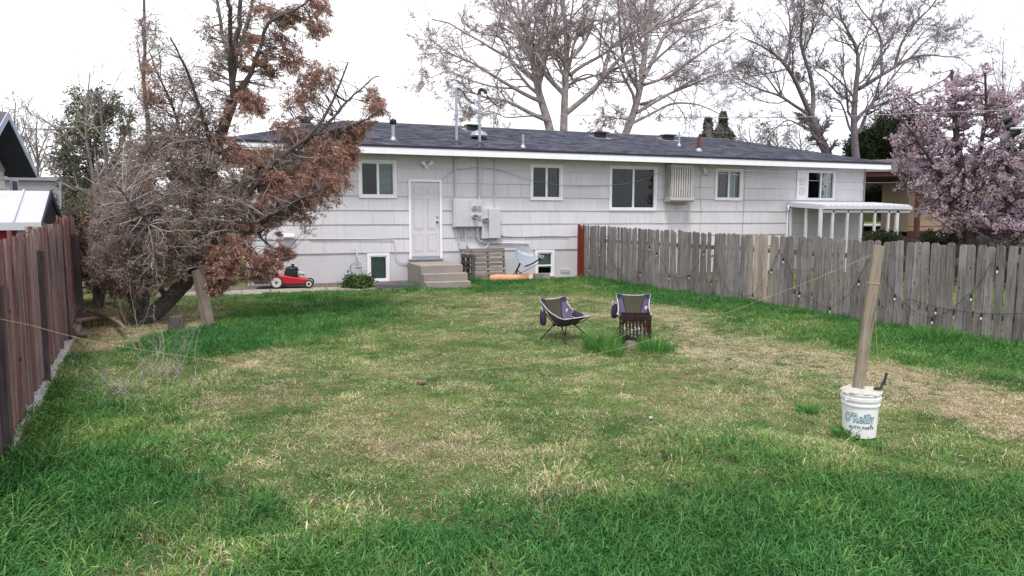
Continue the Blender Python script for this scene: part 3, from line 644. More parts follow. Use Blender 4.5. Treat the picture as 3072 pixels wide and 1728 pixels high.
for i in range(9):
    xx = x0 + .03 + (x1 - x0 - .06) * (i + .5) / 9
    MB().box(xx - .013, xx + .013, yf + .0, yf + .02, z0 + .14, z1 - .101).build('louvre_bar', 'cable_white', ac)
    if i < 4: MB().box(x0 - .0, x0 + .02, yf + .09 + i * .065, yf + .11 + i * .065, z0 + .14, z1 - .101).build('louvre_bar', 'cooler_paint', ac)
lv = MB(); z = z0 + .16
while z < z1 - .12: lv.box(x0 + .03, x1 - .03, yf + .021, yf + .036, z, z + .014); lv.box(x0 + .021, x0 + .029, yf + .05, yb - .05, z, z + .014); z += .034
setp(lv.build('louvre_slats', 'cooler_paint', ac), kind='stuff')
MB().tube(curve([(x0 + .05, yf + .02, z0 - .0), (x0 + .1, yf, z0 - .07), (x1 - .25, yf, z0 - .08), (x1 - .15, yf + .05, z0)]), .012, 6).build('tray_bracket', 'dark_metal', ac)
p = wt(2105, 512); cl = thing('security_camera', 'small white wall fixture with cable coil right of the cooler', 'fixture', (p[0], WY - .02, p[2] - .2))
MB().box(-.05, .05, -.06, .0, .2, .34).build('bracket', 'white_paint', cl, local=True, bevel=.006); MB().tube([(0, -.06, .3), (.02, -.13, .18), (.03, -.14, .08)], [.03, .045, .04], 10).build('housing', 'white_paint', cl, local=True, smooth=True); MB().tube([(.03, -.14, .08), (.03, -.14, .06)], .03, 10).build('lens', 'black_plastic', cl, local=True)
MB().tube([(.1 + .07 * math.cos(a * .5), -.04 - .002 * a, .12 + .06 * math.sin(a * .5)) for a in range(26)], .006, 5).build('cable_coil', 'cable_white', cl, local=True)
# service masts
for i, (px, yb_, yt_) in enumerate(((1370, 432, 285), (1439, 437, 290))):
    p = RP(px, yb_); ht = (yb_ - yt_) / F * math.hypot(p[0], p[1]) * 1.0
    mt = thing('service_mast', ['galvanized service mast with pale weatherhead rising from roof nearer the door', 'galvanized service mast with wires attached rising from roof nearer the windows'][i], 'mast', tuple(p))
    MB().tube([p + [0, 0, -.25], p + [0, 0, ht]], .038, 12).build('pipe', 'galvanized', mt, smooth=True); MB().lathe([(.17, -.05), (.13, .04), (.045, .1)], 14, p).build('boot', 'black_plastic', mt, smooth=True)
    MB().tube(curve([p + [0, 0, ht], p + [0, 0, ht + .09], p + [.05, -.03, ht + .14], p + [.13, -.06, ht + .10], p + [.16, -.08, ht + .03]], 3), [.05] * 12 + [.045], 10).build('weatherhead', 'galvanized' if i == 0 else 'dark_metal', mt, smooth=True)
    MB().box(p[0] - .05, p[0] + .05, p[1] - .06, p[1] + .06, p[2] + ht * .55, p[2] + ht * .6).build('clamp', 'galvanized', mt)
    for k in range(3):
        q = p + [.16, -.08, ht + .03]; MB().tube(curve([q, q + [.12, -.02, -.14 - .04 * k], q + [.3 + .06 * k, .02, -.30], q + [.46, .02, -.36 + .1 * k]], 4), .009, 5).build('service_wire', 'cable_black', mt)
    MAST = (p, ht)
# gas meter
p = G(1052, 872); gm = thing('gas_regulator', 'galvanized gas regulator on bent pipe standing by the wall', 'gas meter', (p[0], WY - .3, 0)); gx_ = wt(1050, 800)[0]
def gp(px, py, off=.12): q = W(px, py, WY - off); return q
MB().tube(curve([gp(1051, 868), gp(1051, 820), gp(1052, 800), gp(1056, 793), gp(1064, 790), gp(1070, 796), gp(1070, 807)], 3), .018, 8).build('riser_pipe', 'galvanized', gm, smooth=True)
MB().tube([gp(1068, 801), gp(1088, 799)], .028, 8).build('valve', 'galvanized', gm, smooth=True); q = gp(1048, 822); MB().lathe([(.04, -.06), (.075, -.02), (.075, .02), (.03, .06)], 14, q).build('regulator_body', 'galvanized', gm, smooth=True); MB().tube([q + [-.13, -.03, -.01], q + [0, -.03, 0]], [.05, .03], 10).build('regulator_vent', 'galvanized', gm, smooth=True)
MB().tube([gp(1087, 809), gp(1087, 795), gp(1083, 787), gp(1078, 786), gp(1064, 745)], [.025, .03, .02, .02, .025], 8).build('wall_pipe', 'cable_white', gm, smooth=True)

# ---------------------------------------------------------------- at the foot of the wall
st = thing('concrete_steps', 'three worn concrete steps leading up to the back door', 'steps', (4.9, 17.6, 0))
MB().box(4.10, 5.20, 17.12, 18.66, -.1, .55).build('landing', 'concrete', st, bevel=.012); MB().box(4.10, 5.24, 16.84, 17.117, -.1, .36).build('tread', 'concrete', st, bevel=.012); MB().box(4.10, 5.24, 16.60, 16.837, -.1, .175).build('tread', 'concrete', st, bevel=.012)
mat('leaf_litter', (.13, .10, .085), 1, .5, 14, bmp=1.0, c2=(.24, .19, .16))
pth = setp(MB().box(-1.92, 4.06, 16.93, 17.855, -.12, .004).build('path', 'leaf_litter'), 'old concrete path strip along the foot of the house wall', 'path', kind='structure')
xx = -1.9
for i, w in enumerate((1.25, 1.2, 1.3, 1.22, 1.0)):
    MB().hexa([(xx, 16.95, -.1), (xx + w - .02, 16.95, -.1), (xx + w - .02, 17.85, -.1), (xx, 17.85, -.1), (xx, 16.95, .02 + .01 * (i % 2)), (xx + w - .02, 16.95, .015), (xx + w - .02, 17.85, .03), (xx, 17.85, .035 - .008 * (i % 2))]).build('path_slab', 'old_concrete', pth, bevel=.01); xx += w
dirt = MB(); 
for i in range(46):
    xa_, xb_ = -1.9 + i * .13, -1.9 + (i + 1) * .13
    zz = [.03 + .025 * rs.rand() for _ in range(4)]; dirt.hexa([(xa_, 17.86, -.1), (xb_, 17.86, -.1), (xb_, WY + .011, -.1), (xa_, WY + .011, -.1), (xa_, 17.86, .02), (xb_, 17.86, .02), (xb_, WY + .011, .05), (xa_, WY + .011, .05)])
setp(dirt.build('soil_strip', 'leaf_litter'), 'brown leaf littered soil strip between path and house wall', 'soil', kind='structure')
mt = thing('roofing_offcut', 'flat dark roofing offcuts lying left of the concrete steps', 'shingles', (3.6, 17.3, 0))
for i in range(4): MB().hexa([(2.95 + .05 * i, 17.0 + .1 * i, .03 + .012 * i), (4.0 + .02 * i, 17.0 + .05 * i, .03 + .012 * i), (4.05, 17.6 + .03 * i, .03 + .012 * i), (3.0 + .04 * i, 17.65, .035 + .012 * i), (2.95 + .05 * i, 17.0 + .1 * i, .039 + .012 * i), (4.0 + .02 * i, 17.0 + .05 * i, .039 + .012 * i), (4.05, 17.6 + .03 * i, .039 + .012 * i), (3.0 + .04 * i, 17.65, .05 + .012 * i)]).build('offcut', 'shingle_mat', mt)
def pallet(root, w, h, nb, m='pallet_wood'):      # local: width x, height z, back at y=0
    for i in range(nb):
        z = .02 + (h - .12) * i / (nb - 1); MB().box(0, w, -.115 - .004 * (i % 2), -.097, z, z + (.10 if i == nb - 1 else .07)).build('deck_board', m, root, local=True, bevel=.003).rotation_euler = (0, rs.uniform(-.008, .008), 0)
        if i % 2 == 0: MB().box(0, w, .0, .016, z, z + .09).build('back_board', m, root, local=True)
    for xx in (.0, w / 2 - .02, w - .04): MB().box(xx, xx + .04, -.096, -.001, 0, h).build('stringer', m, root, local=True)
pl = thing('pallet', 'weathered wooden pallet leaning upright against the wall right of the steps', 'pallet', (5.78, 18.22, .02), rot=(-.14, 0, -.03)); pallet(pl, .95, .88, 7)
p2 = thing('pallet', 'dark weathered pallet end leaning between the steps and the other pallet', 'pallet', (5.67, 18.62, .02), rot=(-.05, 0, math.radians(-75))); pallet(p2, .55, .72, 5, 'plank_dark')
# dish
ds = thing('satellite_dish', 'grey oval satellite dish with feed arm sitting on the ground by the wall', 'satellite dish', (7.05, 18.05, 0))
DC = Vector((7.20, 17.95, .66)) - ds.location; dm = Matrix.Rotation(math.radians(20), 3, 'Z') @ Matrix.Rotation(math.radians(-20), 3, 'X') @ Matrix.Rotation(math.radians(14), 3, 'Y')   # dish looks along -y, tilted up
def dpt(u, w, off=0): return DC + dm @ Vector((u, -.10 - off + .42 * (u * u + w * w) * -1 + .05, w))
vs = []; fs = []; nr, na = 7, 36
for i in range(nr + 1):
    for j in range(na): a = 2 * math.pi * j / na; vs.append(dpt(.37 * i / nr * math.cos(a), .30 * i / nr * math.sin(a)))
for i in range(nr):
    for j in range(na): j2 = (j + 1) % na; fs.append((i * na + j, i * na + j2, (i + 1) * na + j2, (i + 1) * na + j))
k0 = len(vs); back = [v + dm @ Vector((0, .012, 0)) for v in vs]; fs2 = [tuple(k0 + q for q in reversed(f)) for f in fs]; rim = [(nr * na + j, nr * na + (j + 1) % na, k0 + nr * na + (j + 1) % na, k0 + nr * na + j) for j in range(na)]
MB().add(vs + back, fs + fs2 + rim).build('reflector', 'dish_grey', ds, local=True, smooth=True)
low = dpt(-.02, -.30) + dm @ Vector((0, .02, 0)); feed = DC + dm @ Vector((.18, -.50, -.16))
MB().tube([low, (low + feed) / 2 + Vector((0, 0, -.03)), feed], .02, 8).build('feed_arm', 'dark_metal', ds, local=True); MB().bar(feed - dm @ Vector((.09, 0, -.04)), feed + dm @ Vector((.09, 0, .05)), .09, .1).build('feed_head', 'meter_grey', ds, local=True, bevel=.012)
bk = DC + dm @ Vector((-.05, .06, -.12)); foot = Vector((0, .05, 0))
MB().tube([bk, Vector((.02, .10, .28)), foot + Vector((0, 0, .0))], .024, 8).build('mast_tube', 'dark_metal', ds, local=True)
for q in ((-.18, .12, 0), (.32, -.1, 0), (.05, .3, 0)): MB().tube([(.02, .10, .3), q], .013, 6).build('leg', 'dark_metal', ds, local=True)
MB().tube(curve([feed, feed + Vector((-.05, .1, -.16)), low + Vector((.05, .05, -.12)), Vector((0, .1, .15)), Vector((-.1, .0, .02))], 4), .007, 5).build('coax_cable', 'cable_black', ds, local=True)
def text_mesh(s, size, bold=0.0, spacing=1.0, shear=0.0, wscale=1.0):
    cu = bpy.data.curves.new('t', 'FONT'); cu.body = s; cu.size = size; cu.offset = bold; cu.space_character = spacing; cu.align_x = 'CENTER'; cu.align_y = 'CENTER'; cu.shear = shear; cu.resolution_u = 3
    o = bpy.data.objects.new('t', cu); COL.objects.link(o); bpy.context.view_layer.update()
    dg = bpy.context.evaluated_depsgraph_get(); me = bpy.data.meshes.new_from_object(o.evaluated_get(dg)); bpy.data.objects.remove(o)
    bm = bmesh.new(); bm.from_mesh(me); bmesh.ops.triangulate(bm, faces=bm.faces); 
    bmesh.ops.subdivide_edges(bm, edges=[e for e in bm.edges if e.calc_length() > size * .25], cuts=2); bmesh.ops.triangulate(bm, faces=bm.faces)
    V = [(v.co.x * wscale, v.co.y) for v in bm.verts]; bm.verts.index_update(); Fc = [[v.index for v in f.verts] for f in bm.faces]; bm.free(); return V, Fc
V_, F_ = text_mesh('DIRECTV', .105, .0022, 1.02); MB().add([dpt(x + .055, y + .07, .004) for x, y in V_], F_).build('lettering', 'lettering_white', ds, local=True)
em = MB(); n = 22
for i in range(n): a0, a1 = 2 * math.pi * i / n, 2 * math.pi * (i + 1) / n; em.add([dpt(-.225 + .034 * math.cos(a0), .09 + .04 * math.sin(a0), .004), dpt(-.225 + .034 * math.cos(a1), .09 + .04 * math.sin(a1), .004), dpt(-.225 + (.016 + .008 * math.sin(a1)) * math.cos(a1), .088 + .018 * math.sin(a1), .004), dpt(-.225 + (.016 + .008 * math.sin(a0)) * math.cos(a0), .088 + .018 * math.sin(a0), .004)], [(0, 1, 2, 3)])
em.build('emblem', 'lettering_white', ds, local=True)
# orange thing: a long flattened plastic bolster with a hazard diamond on its end
a_, b2 = G(1470, 846), G(1598, 842); a_[2] = b2[2] = .10
og = thing('orange_barrier', 'long flat orange plastic barrier lying in grass below the dish', 'barrier', tuple((a_ + b2) / 2 * [1, 1, 0])); mb = MB(); ring_ = []
d_ = norm(b2 - a_); s_ = np.array([d_[1], -d_[0], 0]); K = 14
for i in range(K):
    u = i / (K - 1); sc = min(1, .55 + 3 * min(u, 1 - u)); c = a_ + (b2 - a_) * u + [0, 0, .012 * math.sin(u * 9)]
    for j in range(10): an = 2 * math.pi * j / 10; ring_.append(c + s_ * .05 * sc * math.cos(an) + np.array([0, 0, 1]) * .095 * (.75 + .25 * sc) * math.sin(an))
mb.add(ring_, [(i * 10 + j, i * 10 + (j + 1) % 10, (i + 1) * 10 + (j + 1) % 10, (i + 1) * 10 + j) for i in range(K - 1) for j in range(10)] + [tuple(range(9, -1, -1)), tuple(range((K - 1) * 10, K * 10))]); mb.build('barrier_body', 'orange_plastic', og, smooth=True)
cc = a_ + (b2 - a_) * .93 + s_ * .062; MB().add([cc + d_ * -.07, cc + np.array([0, 0, -.07]), cc + d_ * .07, cc + np.array([0, 0, .07])], [(0, 1, 2, 3)]).build('diamond_mark', 'lettering_white', og)
bl = thing('concrete_block', 'grey hollow concrete block at the right end of the orange barrier', 'block', (7.72, 17.9, 0)); q = MB()
for z in (0,): q.box(7.5, 7.92, 17.78, 17.82, 0, .2); q.box(7.5, 7.92, 17.94, 17.98, 0, .2); [q.box(xx, xx + .04, 17.821, 17.939, 0, .2) for xx in (7.5, 7.69, 7.88)]
q.build('block_body', 'concrete', bl, bevel=.004); solo(MB().bar((6.72, 18.2, .16), (7.2, 18.1, .06), .12, .05), 'timber', 'plank_dark', 'dark timber end lying behind the orange barrier beside pallet', 'timber', (6.9, 18.2, 0))
# mower, seen from its right side: front to +x
mw = thing('lawn_mower', 'red push mower with black grass bag parked on the path by the wall', 'lawn mower', (.98, 18.02, .04), rz=math.radians(-8))
def ws(prof): return prof
deck = MB().prism([(-.22, .10), (.42, .08), (.50, .12), (.44, .22), (.1, .27), (-.22, .33)], 'y', -.24, .24).build('deck', 'mower_red', mw, local=True, bevel=.03, seg=3, smooth=True); MB().box(-.2, .46, -.246, .246, .06, .105).build('deck_skirt', 'black_plastic', mw, local=True)
for (x, r) in ((-.25, .15), (.50, .10)):
    for s in (-1, 1):
        w = MB().lathe([(r - .03, -.025), (r, -.02), (r, .02), (r - .03, .025)], 24).build('wheel', 'rubber', mw, local=True, smooth=True); w.location = (x, s * .29, r); w.rotation_euler = (math.pi / 2, 0, 0)
        MB().lathe([(.03, .028), (r - .035, .03), (r - .03, .012), (r - .03, -.012), (r - .035, -.03), (.03, -.028)], 24).build('rim', 'wheel_white', w, local=True, smooth=True)
        for k in range(5): a = k * 2 * math.pi / 5; MB().bar((.03 * math.cos(a), .03 * math.sin(a), .033 * -s * -1), ((r - .045) * math.cos(a + .35), (r - .045) * math.sin(a + .35), .033 * s), .02, .006).build('spoke', 'meter_grey', w, local=True)
        MB().lathe([(.028, -.04), (.028, .04)], 12).build('hub', 'black_plastic', w, local=True)
e = MB().box(-.08, .26, -.15, .15, .27, .42).build('engine', 'black_plastic', mw, local=True, bevel=.02, seg=2); MB().lathe([(.15, .42), (.16, .46), (.13, .50), (.05, .52)], 18, (.09, 0, 0)).build('shroud', 'black_plastic', e, local=True, smooth=True); MB().lathe([(.03, .51), (.03, .55), (.045, .555), (.045, .575)], 10, (.12, -.05, 0)).build('fuel_cap', 'black_plastic', e, local=True)
MB().tube([(.24, -.17, .36), (.40, -.15, .34)], [.06, .05], 10).build('muffler', 'engine_silver', e, local=True); MB().box(.24, .36, -.2, -.1, .30, .33).build('cylinder_fins', 'engine_silver', e, local=True)
MB().prism([(-.78, .10), (-.27, .12), (-.25, .42), (-.45, .52), (-.80, .44)], 'y', -.21, .21).build('grass_bag', 'mower_bag', mw, local=True, bevel=.03, seg=2)
for s in (-1, 1): MB().tube(curve([(-.2, s * .23, .25), (-.55, s * .23, .62), (-.95, s * .22, .98), (-1.05, s * .2, 1.02)], 3), .014, 8).build('handle_tube', 'dark_metal', mw, local=True)
MB().tube([(-1.05, -.2, 1.02), (-1.05, .2, 1.02)], .016, 8).build('handle_grip', 'black_plastic', mw, local=True)

# ---------------------------------------------------------------- porch cover at the far end
lt = thing('porch_cover', 'white corrugated lean-to roof on slim white posts at the far house end', 'porch', (18.8, 17.9, 0)); LX0, LX1, LY = 17.0, 20.75, 17.16
rf = MB(); rf.hexa([(LX0, LY, 2.10), (LX1, LY, 2.10), (LX1, WY - .02, 2.22), (LX0, WY - .02, 2.22), (LX0, LY, 2.13), (LX1, LY, 2.13), (LX1, WY - .02, 2.25), (LX0, WY - .02, 2.25)])
cov = rf.build('cover_roof', 'porch_white', lt)
for i in range(17): x = LX0 + .08 + i * (LX1 - LX0 - .16) / 16; MB().hexa([(x - .03, LY - .01, 2.131), (x + .03, LY - .01, 2.131), (x + .03, WY - .03, 2.251), (x - .03, WY - .03, 2.251), (x - .015, LY - .01, 2.16), (x + .015, LY - .01, 2.16), (x + .015, WY - .03, 2.28), (x - .015, WY - .03, 2.28)]).build('rib', 'porch_white', cov)
MB().box(LX0 - .02, LX1 + .02, LY - .05, LY - .011, 2.01, 2.10).hexa([(LX0 - .05, LY - .05, 2.0), (LX0 - .012, LY - .05, 2.0), (LX0 - .012, WY - .03, 2.10), (LX0 - .05, WY - .03, 2.10), (LX0 - .05, LY - .05, 2.14), (LX0 - .012, LY - .05, 2.14), (LX0 - .012, WY - .03, 2.25), (LX0 - .05, WY - .03, 2.25)]).build('gutter', 'porch_white', lt)
for (px, w, Y) in ((2464, .11, LY), (2500, .07, LY), (2544, .07, LY), (2585, .07, LY), (2626, .07, LY), (2667, .07, LY), (2693, .13, LY)):
    x = W(px, 660, LY)[0]; MB().box(x - w / 2, x + w / 2, Y, Y + .07, -.05, 2.0).build('post', 'porch_white', lt, bevel=.004)
for Y in (18.55, 17.86): MB().box(LX0, LX0 + .07, Y, Y + .07, -.05, 2.06).build('post', 'porch_white', lt, bevel=.004)
MB().box(LX0, LX1, LY, LY + .05, 1.9, 1.97).build('beam', 'porch_white', lt)
conduit('white downspout at the left edge of the porch cover', curve([(LX0 - .08, WY - .1, 2.15), (LX0 - .08, WY - .12, 2.0), (LX0 - .05, WY - .06, 1.8), (LX0 - .05, WY - .06, .1)], 4), .03, 'white_paint', 'downspout')

# ---------------------------------------------------------------- fences
def picket_mesh(name, w, h, ear, t=.018, m='fence_grey', warp=0):
    mb = MB(); K = 4; pts = []
    out = [(-w / 2, 0), (w / 2, 0), (w / 2, h * .5), (w / 2, h - ear), (w / 2 - ear * .9, h), (-w / 2 + ear * .9, h), (-w / 2, h - ear), (-w / 2, h * .5)] if ear else [(-w / 2, 0), (w / 2, 0), (w / 2, h * .5), (w / 2, h), (-w / 2, h * 1.004), (-w / 2, h * .5)]
    mb.prism(out, 'y', -t / 2, t / 2); me = mb.mesh(name); me.materials.append(MATS[m]); return me
A, B = np.array([9.22, 18.66]), np.array([9.97, 5.1]); fd = norm(B - A); fang = math.atan2(fd[1], fd[0])
rfence = thing('picket_fence', 'weathered grey dog-eared picket fence with string lights along the lawn', 'fence', (*((A + B) / 2), 0))
L_ = np.linalg.norm(B - A); tys = [(19.2, 1.555), (15.83, 1.48), (13.18, 1.431), (11.6, 1.415), (8.63, 1.381), (5.0, 1.36)]
def ftop(y): return float(np.interp(-y, [-a for a, _ in tys], [b_ for _, b_ in tys]))
pm = {k: [picket_mesh('picket', w, 1.5, .03, m=k) for w in (.112, .117, .121, .115)] for k in ('fence_grey', 'fence_tan', 'fence_red')}
s = .06; i = 0; nrm_ = np.array([fd[1], -fd[0]])     # towards the lawn
if nrm_[0] > 0: nrm_ = -nrm_
while s < L_:
    p = A + fd * s; kind = 'fence_red' if i < 3 else 'fence_grey'
    if 10.95 < p[1] < 11.55: kind = 'fence_tan'
    me = pm[kind][rs.randint(4)]; gap = 0
    lean = rs.normal() * .012; z0 = -.02 + rs.uniform(-.02, .02)
    if 12.55 < p[1] < 12.7: lean = .055; gap = .05
    hgt = ftop(p[1]) - z0 + rs.normal() * .013
    q = p + nrm_ * (.02 + rs.uniform(-.007, .007)); place('picket', me, rfence, (q[0], q[1], z0), (rs.normal() * .006, lean, fang + rs.normal() * .015), (1, 1, hgt / 1.5))
    s += (.132 + .006 * rs.rand() if p[1] > 10.5 else .136 + .008 * rs.rand()) + gap; i += 1
for z in (.35, 1.1): MB().hexa([(*(A - nrm_ * .03 + fd * .05), z - .04), (*(A - nrm_ * .07 + fd * .05), z - .04), (*(B - nrm_ * .07), z - .04), (*(B - nrm_ * .03), z - .04), (*(A - nrm_ * .03 + fd * .05), z + .05), (*(A - nrm_ * .07 + fd * .05), z + .05), (*(B - nrm_ * .07), z + .05), (*(B - nrm_ * .03), z + .05)]).build('rail', 'fence_grey', rfence)
for s in np.arange(.1, L_, 2.4): p = A + fd * s - nrm_ * .13; MB().box(p[0] - .045, p[0] + .045, p[1] - .045, p[1] + .045, -.3, ftop(p[1]) - .12).build('post', 'fence_grey', rfence)
# string lights on it
def FP(px, py, off=.05):
    n = np.array([-fd[1], fd[0]]); A2 = A + nrm_ * off; d = ray(px, py); tt = (n @ A2) / (n @ d[:2]); return CAMP + d * tt
R6 = lambda l: [(1700 + x / 3.22, 440 + y / 3.22) for x, y in l]; R7 = lambda l: [(2200 + x / 2.07, 350 + y / 2.07) for x, y in l]
sg = thing('string_lights', 'sagging black string lights hooked along the grey picket fence', 'string lights', (9.5, 12, 0))
cabs = [R6([(140, 1230), (180, 1225), (240, 1140), (320, 1020), (370, 880)]), R6([(370, 880), (400, 1010), (480, 1180), (600, 1300), (700, 1210), (745, 1090), (800, 960), (835, 880), (870, 1020), (930, 1120), (985, 1225), (1080, 1265), (1180, 1240), (1250, 1150), (1325, 1015), (1360, 930), (1400, 1000), (1425, 1090), (1480, 1240), (1560, 1390)]),
        R6([(1560, 1390), (1650, 1420)]) + R7([(60, 1112), (120, 1100), (200, 1000), (240, 940), (275, 850), (320, 880), (370, 990), (415, 1090), (470, 1130), (590, 1185), (650, 1150), (720, 1100), (780, 1000), (840, 880)]), R7([(840, 880), (930, 970), (1000, 1100), (1060, 1150), (1100, 1190), (1200, 1245), (1330, 1210), (1430, 1130), (1500, 1070), (1550, 1000), (1600, 910), (1640, 930)]), R7([(1090, 1130), (1300, 1190), (1540, 1222), (1800, 1222)])]
for c in cabs: MB().tube(curve([FP(*p) for p in c], 4), .0032, 5).build('cable', 'cable_black', sg)
for p in R6([(320, 1020), (220, 1170), (800, 965), (710, 1215), (868, 1025), (990, 1245), (1185, 1240), (1325, 1010), (1405, 1050)]) + R7([(120, 1105), (237, 945), (310, 880), (410, 1090), (600, 1185), (780, 1015), (1003, 1105), (1257, 1190), (1235, 1250), (1477, 1105), (1540, 1222), (1640, 932)]):
    q = FP(*p); sk = MB().lathe([(.014, -.05), (.014, .0), (.006, .012)], 8, q).build('socket', 'cable_black', sg); MB().lathe([(.004, -.095), (.011, -.09), (.014, -.075), (.008, -.05)], 10, q).build('bulb', 'bulb', sk, smooth=True)

# left fence: boards on both faces of the rails, dark posts in front, concrete footing
LA, LB = np.array([-1.50, 4.6]), np.array([-2.62, 13.6]); ld = norm(LB - LA); lang = math.atan2(ld[1], ld[0]); ln_ = np.array([ld[1], -ld[0]])    # towards the lawn (+x)
lf = thing('board_fence', 'dark red and grey board fence with heavy posts on a concrete footing', 'fence', (*((LA + LB) / 2), 0)); LL = np.linalg.norm(LB - LA)
lm = {k: [picket_mesh('board', w, 1.5, 0, .02, k) for w in (.115, .125, .132)] for k in ('fence_brown', 'fence_oxblood')}
ltop = lambda s: 1.54 + .017 * s + (.06 if s > 7.2 else 0)
for row, off in ((0, -.03), (1, -.13)):
    s = .04 + row * .07; i = 0
    while s < LL:
        p = LA + ld * s + ln_ * off; kind = 'fence_oxblood' if rs.rand() < (.38 if s < 7 else .6) else 'fence_brown'; z0 = rs.uniform(.05, .15) if row == 0 else .07; hgt = ltop(s) - z0 + rs.normal() * .03
        place('board', lm[kind][rs.randint(3)], lf, (p[0], p[1], z0), (rs.normal() * .01, rs.normal() * .008, lang), (1, 1, hgt / 1.5)); s += .165 + rs.uniform(0, .03); i += 1
for z in (.45, 1.35): a, b_ = LA - ln_ * .06, LB - ln_ * .06; a2, b2_ = LA - ln_ * .10, LB - ln_ * .10; MB().hexa([(*a, z - .045), (*a2, z - .045), (*b2_, z - .045), (*b_, z - .045), (*a, z + .045), (*a2, z + .045), (*b2_, z + .045), (*b_, z + .045)]).build('rail', 'plank_dark', lf)
a, b_ = LA + ln_ * .03, LB + ln_ * .03; a2, b2_ = LA - ln_ * .2, LB - ln_ * .2; MB().hexa([(*a, -.1), (*a2, -.1), (*b2_, -.1), (*b_, -.1), (*a, .06), (*a2, .06), (*b2_, .06), (*b_, .06)]).build('footing', 'kerb_concrete', lf, bevel=.02)
for (px, py, top) in ((4, 1385, 1.30), (128, 1156, None), (198, 1030, None), (240, 980, None)):
    g = G(px, py); topz = top or {128: 1.43, 198: 1.46, 240: 1.50}[px]; w = .075
    o = MB().box(-w, w, -w, w, -.15, topz).build('post', 'plank_dark', lf, local=True, bevel=.006); o.location = Vector((g[0], g[1], 0)) - wl(lf); o.rotation_euler = (rs.normal() * .01, rs.normal() * .01, lang + .05)
# the taller dark fence return beyond it
bf = thing('board_fence', 'tall dark plank fence half hidden behind the dead conifer', 'fence', (-2.9, 15.2, 0))
for i in range(20):
    x = -2.75 - .035 * i + .0; y = 13.8 + .17 * i; mb = MB().box(-.07, .07, -.011, .011, 0, 2.05 + .05 * rs.randn()); o = mb.build('board', 'plank_dark' if rs.rand() < .75 else 'fence_oxblood', bf, local=True); o.location = Vector((x, y, -.05)) - wl(bf); o.rotation_euler = (0, rs.normal() * .012, math.radians(100))
